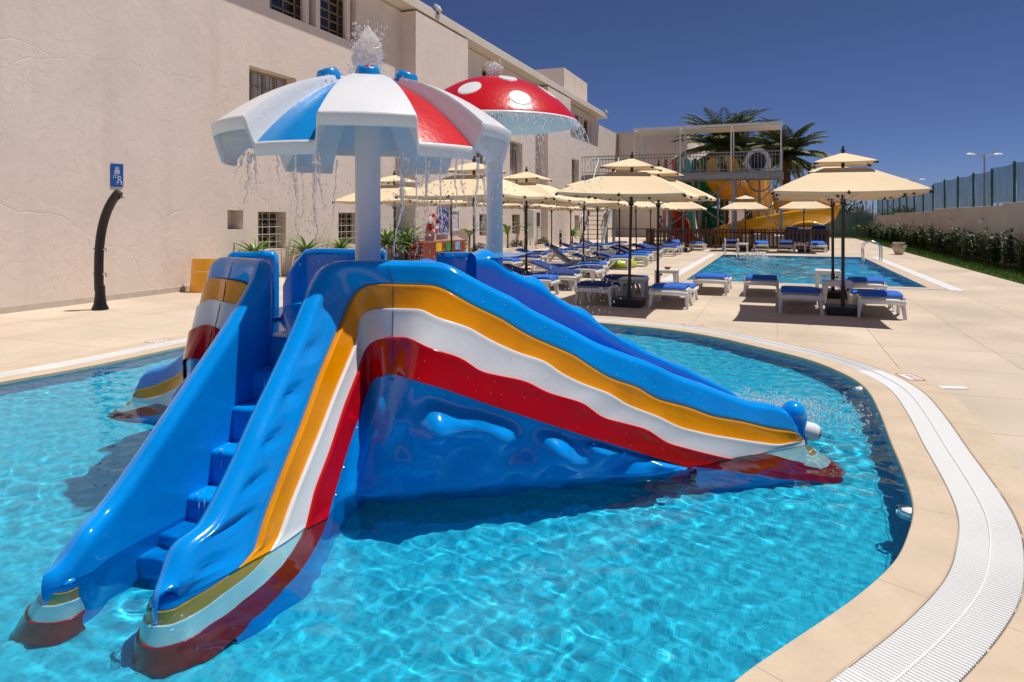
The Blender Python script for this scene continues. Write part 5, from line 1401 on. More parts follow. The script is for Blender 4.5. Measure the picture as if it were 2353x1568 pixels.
# low tables
def make_table():
    t = thing('side_table', 'x', 'side table', (0, 0, 0), local=True); H = .40
    m = MB(); m.box((0, 0, H), (.52, .52, .035), bev=.012); m.build('table_top', PLASTIC, t)
    m = MB(); m.box((0, 0, H - .04), (.46, .46, .05), bev=.008); m.build('apron', PLASTIC, t)
    for s in (-1, 1):
        for q in (-1, 1):
            m = MB(); x, y = s * .20, q * .20; k = 1.12
            m.add([(x * k - .022, y * k - .022, 0), (x * k + .022, y * k - .022, 0), (x * k + .022, y * k + .022, 0), (x * k - .022, y * k + .022, 0), (x - .04, y - .04, H - .03), (x + .04, y - .04, H - .03), (x + .04, y + .04, H - .03), (x - .04, y + .04, H - .03)],
                  [(3, 2, 1, 0), (4, 5, 6, 7), (0, 1, 5, 4), (1, 2, 6, 5), (2, 3, 7, 6), (3, 0, 4, 7)]); m.build('leg', PLASTIC, t)
    return t
T0 = make_table(); ft = [False]
# near groups: foot end faces the splash pool
def lounger_at(proto, flag, x, y, label, group, rz=0.0, dz=0):
    p = P(x, y, 0)          # pixel centre between the near legs
    off_ = Vector((-math.sin(rz) * -.06, -.06, 0))
    return place(proto, flag, (p.x, p.y - .06, 0), rz, label, group)
G = 'sun loungers set in pairs under the parasols'
lounger_at(L0, f0, 1840, 721.5, 'blue cushioned lounger beside the black parasol base, on its side away from the lawn', G)
lounger_at(L0, f0, 2026, 733, 'blue cushioned white lounger beside the black parasol base, on its lawn side', G)
lounger_at(L0, f0, 1749, 682.5, 'blue cushioned white lounger standing alone at the near edge of the rear pool', G)
lounger_at(L0, f0, 1993, 690, 'blue cushioned white lounger under the parasol next to the steel pool ladder', G)
lounger_at(L0b, f0b, 1363, 702, 'navy cushioned white lounger splashed by the slide beside a black parasol base', G)
lounger_at(L0, f0, 1536, 709.5, 'blue cushioned white lounger touching the parasol base beside the slide', G)
lounger_at(L0b, f0b, 1420, 681, 'navy cushioned white lounger behind the wet parasol base, under the same canopy', G)
lounger_at(L0, f0, 1631, 678, 'blue cushioned white lounger at the near corner of the rear pool gutter', G)
lounger_at(L0b, f0b, 1290, 668, 'navy cushioned white lounger nearest the blue slide, set apart from the long row', G, rz=.25)
PG = 'cream double-top parasols around the pools'
def par_at(x, y, label, tilt=(0, 0), rz=0.0): p = P(x, y, 0); return place(par0, used_par, (p.x, p.y, 0), rz, label, PG, tilt)
par_at(1937, 722, 'cream double-top parasol on black base between two loungers facing the splash pool')
par_at(1914, 684, 'cream double-top parasol between loungers next to the steel pool ladder', (0, -.004))
par_at(1445, 703, 'cream double-top parasol leaning slightly on a wet black base near the slide', (0, .022))
par_at(1511, 676, 'cream double-top parasol near the corner of the rear pool gutter', (0, .008))
BOWL = pm('terracotta', lin((150, 70, 48)), .7)
TG = 'white plastic side tables between the loungers'
for (x, y, lab) in ((1925, 700, 'white side table beside the parasol base facing the splash pool'), (1903, 664, 'white side table by the pool ladder parasol'), (1453, 690, 'white side table behind the wet parasol base'), (1530, 662, 'white side table holding a small terracotta bowl')):
    p = P(x, y, 0); place(T0, ft, (p.x, p.y + .15, 0), 0, lab, TG)
p = P(1530, 662, 0); m = MB(); m.lathe([(.04, 0), (.05, .012), (.085, .05), (.078, .05), (.045, .018), (.001, .016)], (0, 0, 0), 18); o = m.build('ash_bowl', BOWL, smooth=True, auto=50); o.location = (p.x + .02, p.y + .13, .419); tag(o, 'small terracotta bowl on the white side table', 'bowl')
# parasol rows along the facade
RG = 'cream double-top parasols in rows along the hotel facade'
for (X, Y) in ((-5.46, 12.04), (-5.46, 14.95), (-5.2, 19.0), (-5.46, 21.7), (-5.46, 25.0), (-5.46, 28.3), (-5.46, 31.6)):
    place(par0, used_par, (X, Y, 0), rnd.gauss(0, .12), 'cream double-top parasol in the outer row along the hotel facade', RG, (rnd.gauss(0, .012), rnd.gauss(0, .012)))
for Y in (15.0, 18.2, 21.3, 24.5, 27.8, 30.7, 33.8):
    place(par0, used_par, (-9.0, Y, 0), rnd.gauss(0, .12), 'cream double-top parasol in the inner row next to the hotel facade', RG + ' inner', (rnd.gauss(0, .012), rnd.gauss(0, .012)))
# loungers in the facade rows: feet toward the pool (+X)
LG = 'sun loungers in rows along the hotel facade'
rr_ = random.Random(21)
i = 0
for k in range(13):
    Y = 13.3 + k * 1.55
    if k == 4: place(L2, f2, (-4.6, Y + .1, 0), R(90) + .12, 'lounger with raised back under a navy and white striped towel', None)
    else:
        pr, fl_ = ((L1, f1), (L1b, f1b), (L0, f0), (L0b, f0b))[rr_.choice((0, 0, 1, 1, 2))]
        place(pr, fl_, (-4.1 + rr_.gauss(0, .12), Y, 0), R(90) + rr_.gauss(0, .08), 'white lounger with blue mattress in the outer facade row, foot toward the rear pool', LG)
for k in range(12):
    Y = 15.0 + k * 1.7
    pr, fl_ = ((L1, f1), (L1b, f1b), (L0, f0), (L0b, f0b))[rr_.choice((0, 0, 1, 1, 3))]
    place(pr, fl_, (-7.0 + rr_.gauss(0, .15), Y, 0), R(90) + rr_.gauss(0, .10), 'white lounger with blue mattress in the inner facade row behind the outer row', LG + ' inner')
place(T0, ft, (-4.9, 12.6, 0), 0, 'white side table at the slide end of the outer lounger row', TG)
place(T0, ft, (-5.6, 24.2, 0), 0, 'white side table within the outer lounger row', TG)
# far row by the timber fence: foot toward the pool
FG = 'sun loungers in front of the timber fence'
for (x, y, pr, fl_, lab) in ((1537, 575, L1, f1, 'blue lounger by the timber fence with a black hat on it'), (1600, 576, L0, f0, 'blue lounger by the timber fence next to the white table and parasol base'), (1676, 577, L1b, f1b, 'navy lounger by the timber fence beside the chrome pool ladder'),
                             (1748, 578, L1, f1, 'blue lounger in the middle of the timber fence, lit by sun'), (1806, 579, L1b, f1b, 'navy lounger by the timber fence right of the gap between parasols'), (1883, 580, L1, f1, 'blue lounger at the end of the timber fence near the lawn')):
    p = P(x, y, 0); place(pr, fl_, (p.x, p.y - .06, 0), 0, lab.replace(' right of', ' past'), FG)
for (x, y, lab) in ((1566, 577, 'cream double-top parasol before the timber fence nearest the facade rows'), (1713, 576, 'cream double-top parasol before the middle of the timber fence'), (1847, 580, 'cream double-top parasol before the end of the timber fence by the stacked loungers')):
    par_at(x, y, lab)
for (x, y, lab) in ((1566, 578, 'white side table by the timber fence beside the hat lounger'), (1712, 579, 'white side table by the timber fence between navy and blue loungers'), (1843, 580, 'white side table at the end of the timber fence')):
    p = P(x, y, 0); place(T0, ft, (p.x - .1, p.y - .3, 0), 0, lab, TG)
p = P(1537, 575, 0)
m = MB(); m.lathe([(.2, 0), (.19, .012), (.1, .02), (.095, .1), (.07, .125), (.001, .13)], n=18); o = m.build('sun_hat', pm('hat_black', (.012, .012, .014), .9), smooth=True, auto=40); o.location = (p.x, p.y + .25, .42); tag(o, 'black sun hat lying on a blue lounger by the timber fence', 'hat')
# green inflatable on the deck by the row
p = P(1424, 614, 0); LIME = pm('lime_vinyl', lin((176, 206, 40)), .25, coat=.3)
t = thing('inflatable_float', 'lime green inflatable float lying between the lounger row and the pool', 'pool float', (p.x, p.y, 0), .6, local=True)
m = MB()
for k in range(24):
    pass
rows = []
for k in range(24):
    a = 2 * math.pi * k / 24; rows.append([((.45 + .13 * math.cos(b)) * math.cos(a), (.3 + .13 * math.cos(b)) * math.sin(a), .11 + .11 * math.sin(b)) for b in [2 * math.pi * q / 10 for q in range(10)]])
rows.append(rows[0]); m.grid(rows, True); m.build('ring', LIME, t, smooth=True)
m = MB(); m.box((.3, 0, .26), (.3, .42, .14), bev=.05); m.build('pillow', LIME, t, smooth=True, auto=50)
# chrome pool ladders
def ladder(loc, rz, lab):
    t = thing('pool_ladder', lab, 'pool ladder', loc, rz, local=True)
    for s in (-1, 1):
        m = MB(); m.tube([(s * .27, .30, 0.0), (s * .27, .30, .45)] + [(s * .27, .30 - .30 + .30 * math.cos(a), .45 + .27 * math.sin(a)) for a in [R(x) for x in range(15, 166, 15)]] + [(s * .27, -.30, .42), (s * .27, -.22, -.9)], .022, 10); m.build('handrail', CHROME, t, smooth=True)
    for k in range(3):
        m = MB(); m.box((0, -.24, -.2 - k * .25), (.5, .09, .03)); m.build('rung', CHROME, t)
    return t
p = PX(1653, 584, RP[0] + .0); ladder((RP[0] + .35, RP[3] + .12, 0), 0, 'chrome pool ladder at the far edge of the rear pool')
p = P(2003, 640, 0); ladder((RP[1] + .02, 28.2, 0), R(-90), 'chrome pool ladder on the lawn side of the rear pool')
# ------------------------------------------------------------------ vegetation
LEAF = pm('shrub_leaf', lin((78, 98, 40)), .5, var=.35, vscale=2.5); LEAFD = pm('dark_leaf', lin((40, 62, 30)), .5, var=.35, vscale=2.5)
YUC = pm('yucca_leaf', lin((112, 138, 60)), .45, var=.3, vscale=3); BAN = pm('banana_leaf', lin((96, 124, 40)), .4, var=.3, vscale=2)
BARK = pm('bark', lin((92, 74, 58)), .9, var=.2, vscale=10, bump=.6, bscale=30)
PALM = pm('palm_frond', lin((104, 118, 58)), .45, var=.3, vscale=1.2); TRUNK = pm('palm_trunk', lin((88, 66, 50)), .95, var=.3, vscale=8, bump=.9, bscale=14)
rv = random.Random(31)
def leafcard(mb, p, d, L_, W_, up=None):
    d = d.normalized(); s = d.cross(Vector((0, 0, 1))); s = s.normalized() if s.length > .05 else Vector((1, 0, 0)); n = s.cross(d)
    fold = n * (W_ * .18)
    mb.add([p, p + d * L_ * .5 + s * W_ * .5 + fold, p + d * L_, p + d * L_ * .5 - s * W_ * .5 + fold, p + d * L_ * .5 - fold * .2], [(0, 1, 2, 4), (0, 4, 2, 3)])
def shrub(x, y, h, lab, group):
    t = thing('hedge_shrub', lab, 'shrub', (x, y, 0), 0, group, local=True)
    st_ = MB(); lf = MB()
    for k in range(rv.randint(4, 6)):
        a = rv.random() * 6.28; lean = rv.uniform(.04, .16); hh = h * rv.uniform(.7, 1.05); b0_ = Vector((rv.gauss(0, .07), rv.gauss(0, .10), 0)); tp = b0_ + Vector((math.cos(a) * lean, math.sin(a) * lean, hh))
        st_.tube([b0_, (b0_ + tp) / 2 + Vector((rv.gauss(0, .02), rv.gauss(0, .02), 0)), tp], [.012, .008, .003], 5)
        for q in range(58):
            f = rv.uniform(.16, 1.0); p = b0_.lerp(tp, f); aa = rv.random() * 6.28; d = Vector((math.cos(aa), math.sin(aa), rv.uniform(.1, .9))); L_ = rv.uniform(.09, .16); leafcard(lf, p + d * .02, d, L_, L_ * .45)
    st_.build('stem', BARK, t); lf.build('foliage', LEAF if rv.random() < .6 else LEAFD, t)
    return t
y = 18.0; SG = 'hedge shrubs planted along the garden wall'
while y < 60:
    shrub(6.62 + rv.gauss(0, .05), y, rv.uniform(.85, 1.25) * (1.0 if y > 22 else 1.1), 'young leafy shrub in the hedge row along the garden wall', SG); y += rv.uniform(.52, .72) * (1 if y < 40 else 1.35)
def rosette(x, y, z, R_, n, lab, mat=None, stem=0.0, group=None):
    t = thing('yucca_plant', lab, 'plant', (x, y, 0), rv.random() * 6, group, local=True); mb = MB()
    if stem: m = MB(); m.tube([(0, 0, 0), (.02, 0, stem)], [.05, .04], 8); m.build('stem', BARK, t)
    for k in range(n):
        a = k * 2.4; el = R(15 + 70 * (k / n)) ; L_ = R_ * rv.uniform(.8, 1.1); rows = []
        for i in range(6):
            f = i / 5; w_ = .028 * math.sin(math.pi * (.12 + .86 * f)) * (R_ / .5); r = L_ * f * math.cos(el - f * .7); zz_ = L_ * f * math.sin(el - f * .55) + stem
            c = Vector((math.cos(a) * r, math.sin(a) * r, zz_ + .02)); s = Vector((-math.sin(a), math.cos(a), 0)); rows.append([c - s * w_, c - Vector((0, 0, w_ * .4)), c + s * w_])
        mb.grid(rows)
    mb.build('foliage', mat or YUC, t)
    return t
for (x, yb, R_, lab) in ((580, 590, .62, 'spiky yucca below the barred window next to the niche'), (700, 598, .62, 'spiky yucca between the two barred windows'), (780, 592, .55, 'spiky yucca at the second barred window'),
                         (884, 590, .85, 'tall spiky yucca behind the white fountain column'), (930, 590, .9, 'tall spiky yucca beside the notice board pilaster')):
    p = PX(x, 560, BX + .45); rosette(BX + .5, p.y, 0, R_ * 1.15, 46, lab, stem=.6 if R_ > .8 else .55)
p = PX(1326, 560, BX + .5); rosette(BX + .5, PX(1315, 560, BX + .5).y, 0, .9, 44, 'tall spiky yucca under the far facade window', stem=.4)
def banana(x, y, h, lab):
    t = thing('banana_plant', lab, 'plant', (x, y, 0), 0, local=True); m = MB(); m.tube([(0, 0, 0), (.02, .01, h * .5)], [.06, .04], 8); m.build('stem', BAN, t)
    for k in range(6):
        a = k * 2.2 + rv.random(); L_ = h * rv.uniform(.45, .7); rows = []; el = R(rv.uniform(45, 80))
        for i in range(8):
            f = i / 7; w_ = .10 * math.sin(math.pi * (.1 + .88 * f)) ** .7; r = L_ * f * math.cos(el - f * .8); zz_ = h * .45 + L_ * f * math.sin(el - f * .7); c = Vector((math.cos(a) * r, math.sin(a) * r, zz_)); s = Vector((-math.sin(a), math.cos(a), 0)); rows.append([c - s * w_ + Vector((0, 0, .02)), c, c + s * w_ + Vector((0, 0, .02))])
        m = MB(); m.grid(rows); m.build('leaf', BAN, t)
for (x, h, lab) in ((1078, 1.7, 'banana plant in the planting strip before the first far barred window'), (1166, 1.7, 'banana plant between the two far barred windows'), (1210, 1.9, 'banana plant next to the white cabinet')):
    p = PX(x, 560, BX + .6); banana(BX + .6, p.y, h, lab)
# planting strip kerb
m = MB(); m.box((-11.55, 31.1, .09), (.14, 10.3, .18)); o = m.build('planter_kerb', STUCCOW); tag(o, 'low cream kerb of the planting strip along the facade', 'kerb')
def bush(x, y, r, h, lab, mat=LEAFD, n=500, cat='shrub', name='low_bush'):
    t = thing(name, lab, cat, (x, y, 0), 0, local=True); mb = MB()
    for k in range(n):
        a = rv.random() * 6.28; el = math.asin(rv.random()); rad = rv.uniform(.55, 1.0); p = Vector((math.cos(a) * math.cos(el) * r * rad, math.sin(a) * math.cos(el) * r * rad, .05 + math.sin(el) * h * rad)); d = Vector((p.x, p.y, p.z * .8 + .1)) + Vector((rv.gauss(0, .3), rv.gauss(0, .3), rv.gauss(0, .3))); L_ = rv.uniform(.06, .12) * max(1, r); leafcard(mb, p, d, L_, L_ * .5)
    m = MB(); m.tube([(0, 0, 0), (0, 0, h * .6)], [.03, .01], 5); m.build('stem', BARK, t); mb.build('foliage', mat, t)
for (x, lab) in ((1100, 'low green bush at the foot of the banana plants'), (1185, 'low green bush under the far barred window'), (1245, 'low green bush by the white cabinet')):
    p = PX(x, 560, BX + .7); bush(BX + .75, p.y, .45, .45, lab)
# bollard lamp
p = PX(1288, 560, -11.0); t = thing('bollard_light', 'small black bollard light by the facade planting', 'bollard', (-11.0, p.y, 0), local=True)
m = MB(); m.cyl((0, 0, 0), (0, 0, .75), .07, 12); m.build('post', BLACKM, t, smooth=True, auto=40); m = MB(); m.cyl((0, 0, .75), (0, 0, .86), .06, 12); m.build('lens', LAMPW, t, smooth=True, auto=40); m = MB(); m.cyl((0, 0, .86), (0, 0, .90), .075, 12); m.build('cap', BLACKM, t, smooth=True, auto=40)
# red brick bar by the notice boards
BR = pm('brick_red', lin((150, 72, 50)), .85, var=.2, vscale=10)
p = PX(1000, 590, -11.6); t = thing('brick_planter', 'low red brick block with coloured panels under the notice boards', 'planter', (-11.4, p.y, 0), local=True)
bme = MB(); bme.box((0, 0, 0), (.5, .235, .065), bev=.004); bmesh_ = bme.mesh('brick', BR)
for r_ in range(10):
    for k in range(14):
        o = bpy.data.objects.new('brick', bmesh_); COL.objects.link(o); o.parent = t; o.location = (0, -1.7 + k * .245 + (r_ % 2) * .12, .035 + r_ * .075)
for k, c in enumerate(((240, 200, 40), (60, 150, 70), (120, 180, 220))):
    m = MB(); m.box((.26, -.6 + k * .75, .55), (.02, .42, .3)); m.build('panel', pm('panel%d' % k, lin(c), .5), t)
# ------------------------------------------------------------------ palms
def palm(loc, h, R_, nf, lab, lean=(0, 0)):
    t = thing('palm_tree', lab, 'palm tree', loc, 0, local=True)
    m = MB(); n = 30; rows = []
    for i in range(n * 3):
        f = i / (n * 3 - 1); ph = (f * n) % 1; r = (.30 - .05 * f) * (1 + .16 * (1 - ph)); rows.append([(lean[0] * f * f + r * math.cos(a) * (1 + .08 * math.sin(3 * a + i)), lean[1] * f * f + r * math.sin(a) * (1 + .08 * math.sin(3 * a + i)), h * f) for a in [2 * math.pi * k / 14 for k in range(14)]])
    m.grid(rows, True); m.build('trunk', TRUNK, t)
    c0_ = Vector((lean[0], lean[1], h))
    for k in range(nf):
        a = k * 2.39996 + rv.gauss(0, .1); g_ = (k + .5) / nf; el = R(82 - 108 * g_ + rv.gauss(0, 5)); L_ = R_ * rv.uniform(.85, 1.08); e = Vector((math.cos(a), math.sin(a), 0)); s = Vector((-math.sin(a), math.cos(a), 0))
        mb = MB(); N_ = 24; pts_ = []; p = c0_.copy(); ang = el
        for i in range(N_ + 1):
            pts_.append(p.copy()); p = p + (e * math.cos(ang) + Vector((0, 0, math.sin(ang)))) * (L_ / N_); ang -= (R(70) * (1 - g_ * .45)) / N_ * (.5 + i / N_)
        mb.tube(pts_, [.03 * (1 - i / (N_ + 1)) + .004 for i in range(N_ + 1)], 4)
        for i in range(2, N_ + 1):
            f = i / N_; d = (pts_[i] - pts_[i - 1]).normalized(); up_ = s.cross(d) * -1; ll = .62 * math.sin(math.pi * min(1, .16 + f * .80)) ** .7 * (R_ / 3.2)
            for sg_ in (-1, 1):
                for q in range(2):
                    pp = pts_[i] - d * (q * L_ / N_ * .5); dr = (d * .62 + s * sg_ * .8 - Vector((0, 0, .18 + rv.random() * .22)) + up_ * 0).normalized(); leafcard(mb, pp, dr, ll * rv.uniform(.85, 1.15), .11)
        mb.build('frond', PALM, t)
    return t
def palm_at(x, ycrown, Y, R_, nf, lab, lean=(0, 0)): p = PY(x, ycrown, Y); return palm((p.x - lean[0], p.y - lean[1], 0), p.z, R_, nf, lab, lean)
palm_at(1808, 358, 48, 3.0, 62, 'date palm with bare patterned trunk standing clear of the slide platform', (.1, 0))
palm_at(1664, 342, 50, 3.9, 70, 'date palm with its crown behind the white shade frame')
palm_at(1722, 365, 56, 3.4, 56, 'smaller date palm between the other two palms')
# ------------------------------------------------------------------ slide platform
PYF, PYB = 38.5, 40.7; X0, X1 = -10.6, .25
DK = 4.08
pf_ = thing('slide_platform', 'galvanised steel platform with railings and a white shade frame over the water slides', 'platform', (-5, 39.5, 0))
def bx(name, c, d, mat, **k): m = MB(); m.box(c, d, **k); return m.build(name, mat, pf_)
bx('deck', ((X0 + X1) / 2, (PYF + PYB) / 2, DK - .05), (X1 - X0, PYB - PYF, .08), GALV)
for yv in (PYF, PYB): bx('edge_beam', ((X0 + X1) / 2, yv, DK - .25), (X1 - X0 + .1, .12, .30), GALV)
for xv in np.linspace(X0, X1, 8): bx('joist', (xv, (PYF + PYB) / 2, DK - .29), (.1, PYB - PYF - .13, .2), GALV)
def pxX(x, Y): return PY(x, 500, Y).x
postx = [pxX(x, PYF) for x in (1685, 1795)] + [-5.9, -9.2]
for xv in postx:
    for yv in (PYF + .15, PYB - .15): bx('post', (xv, yv, (DK - .4) / 2), (.15, .15, DK - .4), GALV)
xa, xb = sorted(postx)[-2:]
def brace(x0_, z0_, x1_, z1_, y_): m = MB(); m.cyl((x0_, y_, z0_), (x1_, y_, z1_), .035, 8); m.build('brace', GALV, pf_)
brace(xa, 3.6, xb, .95, PYF + .05); brace(xa, .95, xb, 3.6, PYF + .11)
xm = -5.9; brace(xm, 3.6, xa, .95, PYF + .05); brace(xm, .95, xa, 3.6, PYF + .11)
brace(-9.2, .95, xb, .95, PYF + .02)
bx('gusset', (xa, PYF - .0, .95), (.5, .03, .22), GALV)
bx('gusset', (xm, PYF - .0, .95), (.5, .03, .22), GALV)
# railing
for yv in (PYF, PYB):
    bx('top_rail', ((X0 + X1) / 2, yv, DK + 1.03), (X1 - X0, .05, .05), GALV); bx('bottom_rail', ((X0 + X1) / 2, yv, DK + .10), (X1 - X0, .04, .04), GALV)
nbal = 62
bal = MB(); bal.box((0, 0, .56), (.028, .028, .92)); balm = bal.mesh('baluster', GALV)
b0_ = pf_['base']
for i in range(nbal + 1):
    o = bpy.data.objects.new('baluster', balm); COL.objects.link(o); o.parent = pf_; o.location = (X0 + (X1 - X0) * i / nbal - b0_[0], PYF - b0_[1], DK - b0_[2])
for i in range(12):
    o = bpy.data.objects.new('baluster', balm); COL.objects.link(o); o.parent = pf_; o.location = (X1 - b0_[0], PYF + .1 + (PYB - PYF - .2) * i / 11 - b0_[1], DK - b0_[2])
bx('end_rail', (X1, (PYF + PYB) / 2, DK + 1.03), (.05, PYB - PYF - .06, .05), GALV)
# shade frame
sx0, sx1 = pxX(1458, PYF), pxX(1795, PYF); ZS = 6.5
sxs = [sx0, pxX(1563, PYF), pxX(1680, PYF), sx1]
for xv in sxs:
    for yv in (PYF, PYB): bx('shade_post', (xv, yv, (DK + ZS) / 2), (.07, .07, ZS - DK), GALVW)
    bx('shade_rafter', (xv, (PYF + PYB) / 2, ZS + .05), (.07, PYB - PYF + .1, .1), GALVW)
for yv in (PYF - .08, PYB + .08): bx('shade_beam', ((sx0 + sx1) / 2, yv, ZS + .06), (sx1 - sx0 + .15, .07, .14), GALVW)
SHADE = pm('shade_cloth', (.72, .69, .62), .8)
for xa_, xb_ in zip(sxs[:-1], sxs[1:]):
    n = 14; m = MB(); rows = []
    for i in range(n + 1):
        f = i / n; rows.append([(xa_ + .05 + (xb_ - xa_ - .1) * k / 6, PYF + .05 + (PYB - PYF - .1) * f, ZS - .02 - .05 * abs(math.sin(f * 9))) for k in range(7)])
    m.grid(rows); m.build('shade_cloth', SHADE, pf_, smooth=True)
# stairs up to the platform on the facade side
stx = -8.2
for i in range(16):
    z = .24 + i * .24; bx('tread', (-9.0 + .0, PYF - 4.2 + i * .26, z), (1.1, .24, .035), GALV)
for s in (-.58, .58):
    m = MB(); m.tube([(-9.0 + s, PYF - 4.3, .05), (-9.0 + s, PYF - .05, 3.95)], .07, 4); m.build('stringer', GALV, pf_)
    m = MB(); m.tube([(-9.0 + s, PYF - 4.3, 1.1), (-9.0 + s, PYF - .05, 5.0)], .025, 8); m.build('stair_rail', GALV, pf_)
    for i in range(14):
        f = (i + .5) / 14; z = .05 + f * 3.9; bx('stair_baluster', (-9.0 + s, PYF - 4.3 + 4.25 * f, z + .55), (.025, .025, 1.0), GALV)
# ------------------------------------------------------------------ water slides behind the platform
def chan_slide(name, path, r, mat, lab, cover=False, half=100, seams=5, nside=20, sup=True, rimc=None):
    p0 = Vector(path[0]); t = thing(name, lab, 'water slide', (p0.x, p0.y, 0))
    pts_ = [Vector(v) for v in smooth1(resample(path, 70), 6)]
    m = MB(); outr = []; inr = []
    for i, p in enumerate(pts_):
        d = (pts_[min(len(pts_) - 1, i + 1)] - pts_[max(0, i - 1)]).normalized(); s = d.cross(Vector((0, 0, 1))).normalized(); up = s.cross(d)
        hw_ = 180 if cover else half
        angs = [R(-90 - hw_ + 2 * hw_ * k / nside) for k in range(nside + 1)]
        outr.append([p + (s * math.cos(a) + up * math.sin(a)) * r for a in angs]); inr.append([p + (s * math.cos(a) + up * math.sin(a)) * (r - .04) for a in angs])
    m.grid(outr); m.grid(inr)
    if not cover: m.grid([[o[0] for o in outr], [o[0] for o in inr]]); m.grid([[o[-1] for o in outr], [o[-1] for o in inr]])
    m.grid([outr[0], inr[0]]); m.grid([outr[-1], inr[-1]])
    m.build('channel', mat, t, smooth=True, auto=50)
    if not cover:
        for side in (0, -1):
            m = MB(); m.tube([o[side] for o in outr], .045, 6); m.build('lip', mat, t, smooth=True)
    for k in range(seams):
        i = int((k + .5) / seams * 69); m = MB(); d = (pts_[min(69, i + 1)] - pts_[i - 1]).normalized() * .04
        m.grid([[v - d for v in outr[i]], [pts_[i] + (v - pts_[i]) * 1.06 - d for v in outr[i]], [pts_[i] + (v - pts_[i]) * 1.06 + d for v in outr[i]], [v + d for v in outr[i]]]); m.build('flange', rimc or mat, t, smooth=True, auto=30)
        if sup and pts_[i].z > .9:
            m = MB(); q = pts_[i] - Vector((0, 0, r)); m.cyl((q.x, q.y, 0), (q.x, q.y, q.z), .06, 8); m.build('support', GALV, t, smooth=True, auto=40)
    return t
TEAL = pm('slide_green', lin((18, 110, 92)), .22, var=.08, coat=.3); ORNG = pm('slide_vermilion', lin((214, 74, 26)), .22, var=.08, coat=.3); YELL = pm('slide_yellow', lin((240, 176, 10)), .22, var=.06, coat=.3); AQUA = pm('slide_aqua', lin((70, 196, 190)), .25, coat=.3); TBLUE = pm('tube_blue', lin((10, 120, 190)), .2, coat=.4); CREAMT = pm('tube_cream', lin((232, 196, 110)), .3, coat=.3)
def v3(x, y, Y): return tuple(PY(x, y, Y))
Yb = PYB
def sl3(l): return [v3(*a) for a in l]
chan_slide('green_water_slide', sl3([(1606, 372, Yb), (1606, 385, Yb + 1.0), (1612, 430, Yb + 2.5), (1625, 480, Yb + 3.0), (1632, 520, Yb + 2.5), (1650, 545, Yb + 1.2), (1665, 552, Yb + .2)]), .78, TEAL, 'dark green open water slide dropping under the platform')
chan_slide('orange_water_slide', sl3([(1540, 372, Yb), (1541, 385, Yb + 1), (1546, 440, Yb + 2.6), (1556, 500, Yb + 3.2), (1565, 540, Yb + 2.8), (1580, 556, Yb + 1.0)]), .66, ORNG, 'vermilion open water slide behind the timber fence')
chan_slide('aqua_water_slide', sl3([(1570, 372, Yb), (1571, 385, Yb + 1.2), (1574, 440, Yb + 4), (1578, 500, Yb + 6.5), (1582, 540, Yb + 7)]), .5, AQUA, 'aqua open water slide between the vermilion and green slides')
chan_slide('yellow_water_slide', sl3([(1648, 372, Yb), (1650, 392, Yb + 1.2), (1662, 420, Yb + 3.0), (1700, 432, Yb + 4.8), (1770, 445, Yb + 5.2), (1850, 452, Yb + 4.4), (1895, 466, Yb + 2.6), (1880, 480, Yb + 1.4), (1800, 494, Yb + 1.0), (1720, 510, Yb + 1.0), (1668, 530, Yb + 1.8), (1652, 546, Yb + 3.6)]), 1.0, YELL, 'big yellow open water slide curling round behind the platform', half=95, seams=9)
chan_slide('tube_water_slide', sl3([(1745, 377, Yb + .1), (1745, 392, Yb + 1.2), (1746, 425, Yb + 2.6), (1752, 470, Yb + 3.6), (1757, 520, Yb + 4.6), (1758, 545, Yb + 5.0)]), .62, CREAMT, 'cream and blue enclosed tube slide under the platform end', cover=True, rimc=TBLUE, seams=4)
# entry hoops on the deck
def hoop(x, mat, lab, ro, tube=False):
    p = PY(x, 391, PYB - .35); t = thing('slide_entry', lab, 'slide entry', (p.x, PYB - .35, DK), 0, local=True)
    for s in (-1, 1):
        m = MB(); n = 10; rows = []
        for i in range(n + 1):
            f = i / n; a = R(90 * f); rows.append([(s * (ro * .55 + ro * .45 * math.cos(a) * (1)), -.25, .9 * math.sin(a)), (s * (ro * .55 + ro * .45 * math.cos(a)), .25, .9 * math.sin(a))])
        m.grid(rows); m.grid([[(s * ro * .3, -.25, 0), (s * ro * .3, .25, 0)], [(s * ro * .55, -.25, .9), (s * ro * .55, .25, .9)]]); m.grid([[r[0] for r in rows], [(s * ro * .3, -.25, .9 * i / n) for i in range(n + 1)]]); m.build('side_wing', mat, t, smooth=True, auto=40)
    m = MB(); m.box((0, 0, .02), (ro * 1.6, .5, .04)); m.build('sill', mat, t)
    return t
hoop(1541, ORNG, 'vermilion slide entry on the platform', .42); hoop(1572, AQUA, 'aqua slide entry on the platform', .4); hoop(1607, TEAL, 'green slide entry on the platform', .42); hoop(1660, YELL, 'yellow slide entry on the platform', .95)
p = PY(1741, 372, PYB - .5); t = thing('tube_entry', 'white round collar with a dark blue tube mouth on the platform', 'slide entry', (p.x, PYB - .55, DK), 0, local=True)
m = MB(); rows = []
for (r, y_) in ((.5, .3), (.72, .25), (.76, 0), (.7, -.12), (.52, -.14), (.48, 0)): rows.append([(r * math.cos(a) * .9, y_, .62 + r * math.sin(a)) for a in [2 * math.pi * k / 32 for k in range(32)]])
m.grid(rows, True); m.build('collar', WHITEP, t, smooth=True, auto=50)
m = MB(); rows = []
for (r, y_) in ((.48, -.02), (.48, .9), (.02, .95)): rows.append([(r * math.cos(a) * .9, y_, .62 + r * math.sin(a)) for a in [2 * math.pi * k / 24 for k in range(24)]])
m.grid(rows, True); m.build('tube_mouth', pm('tube_inside', lin((8, 30, 90)), .3), t, smooth=True, auto=50)
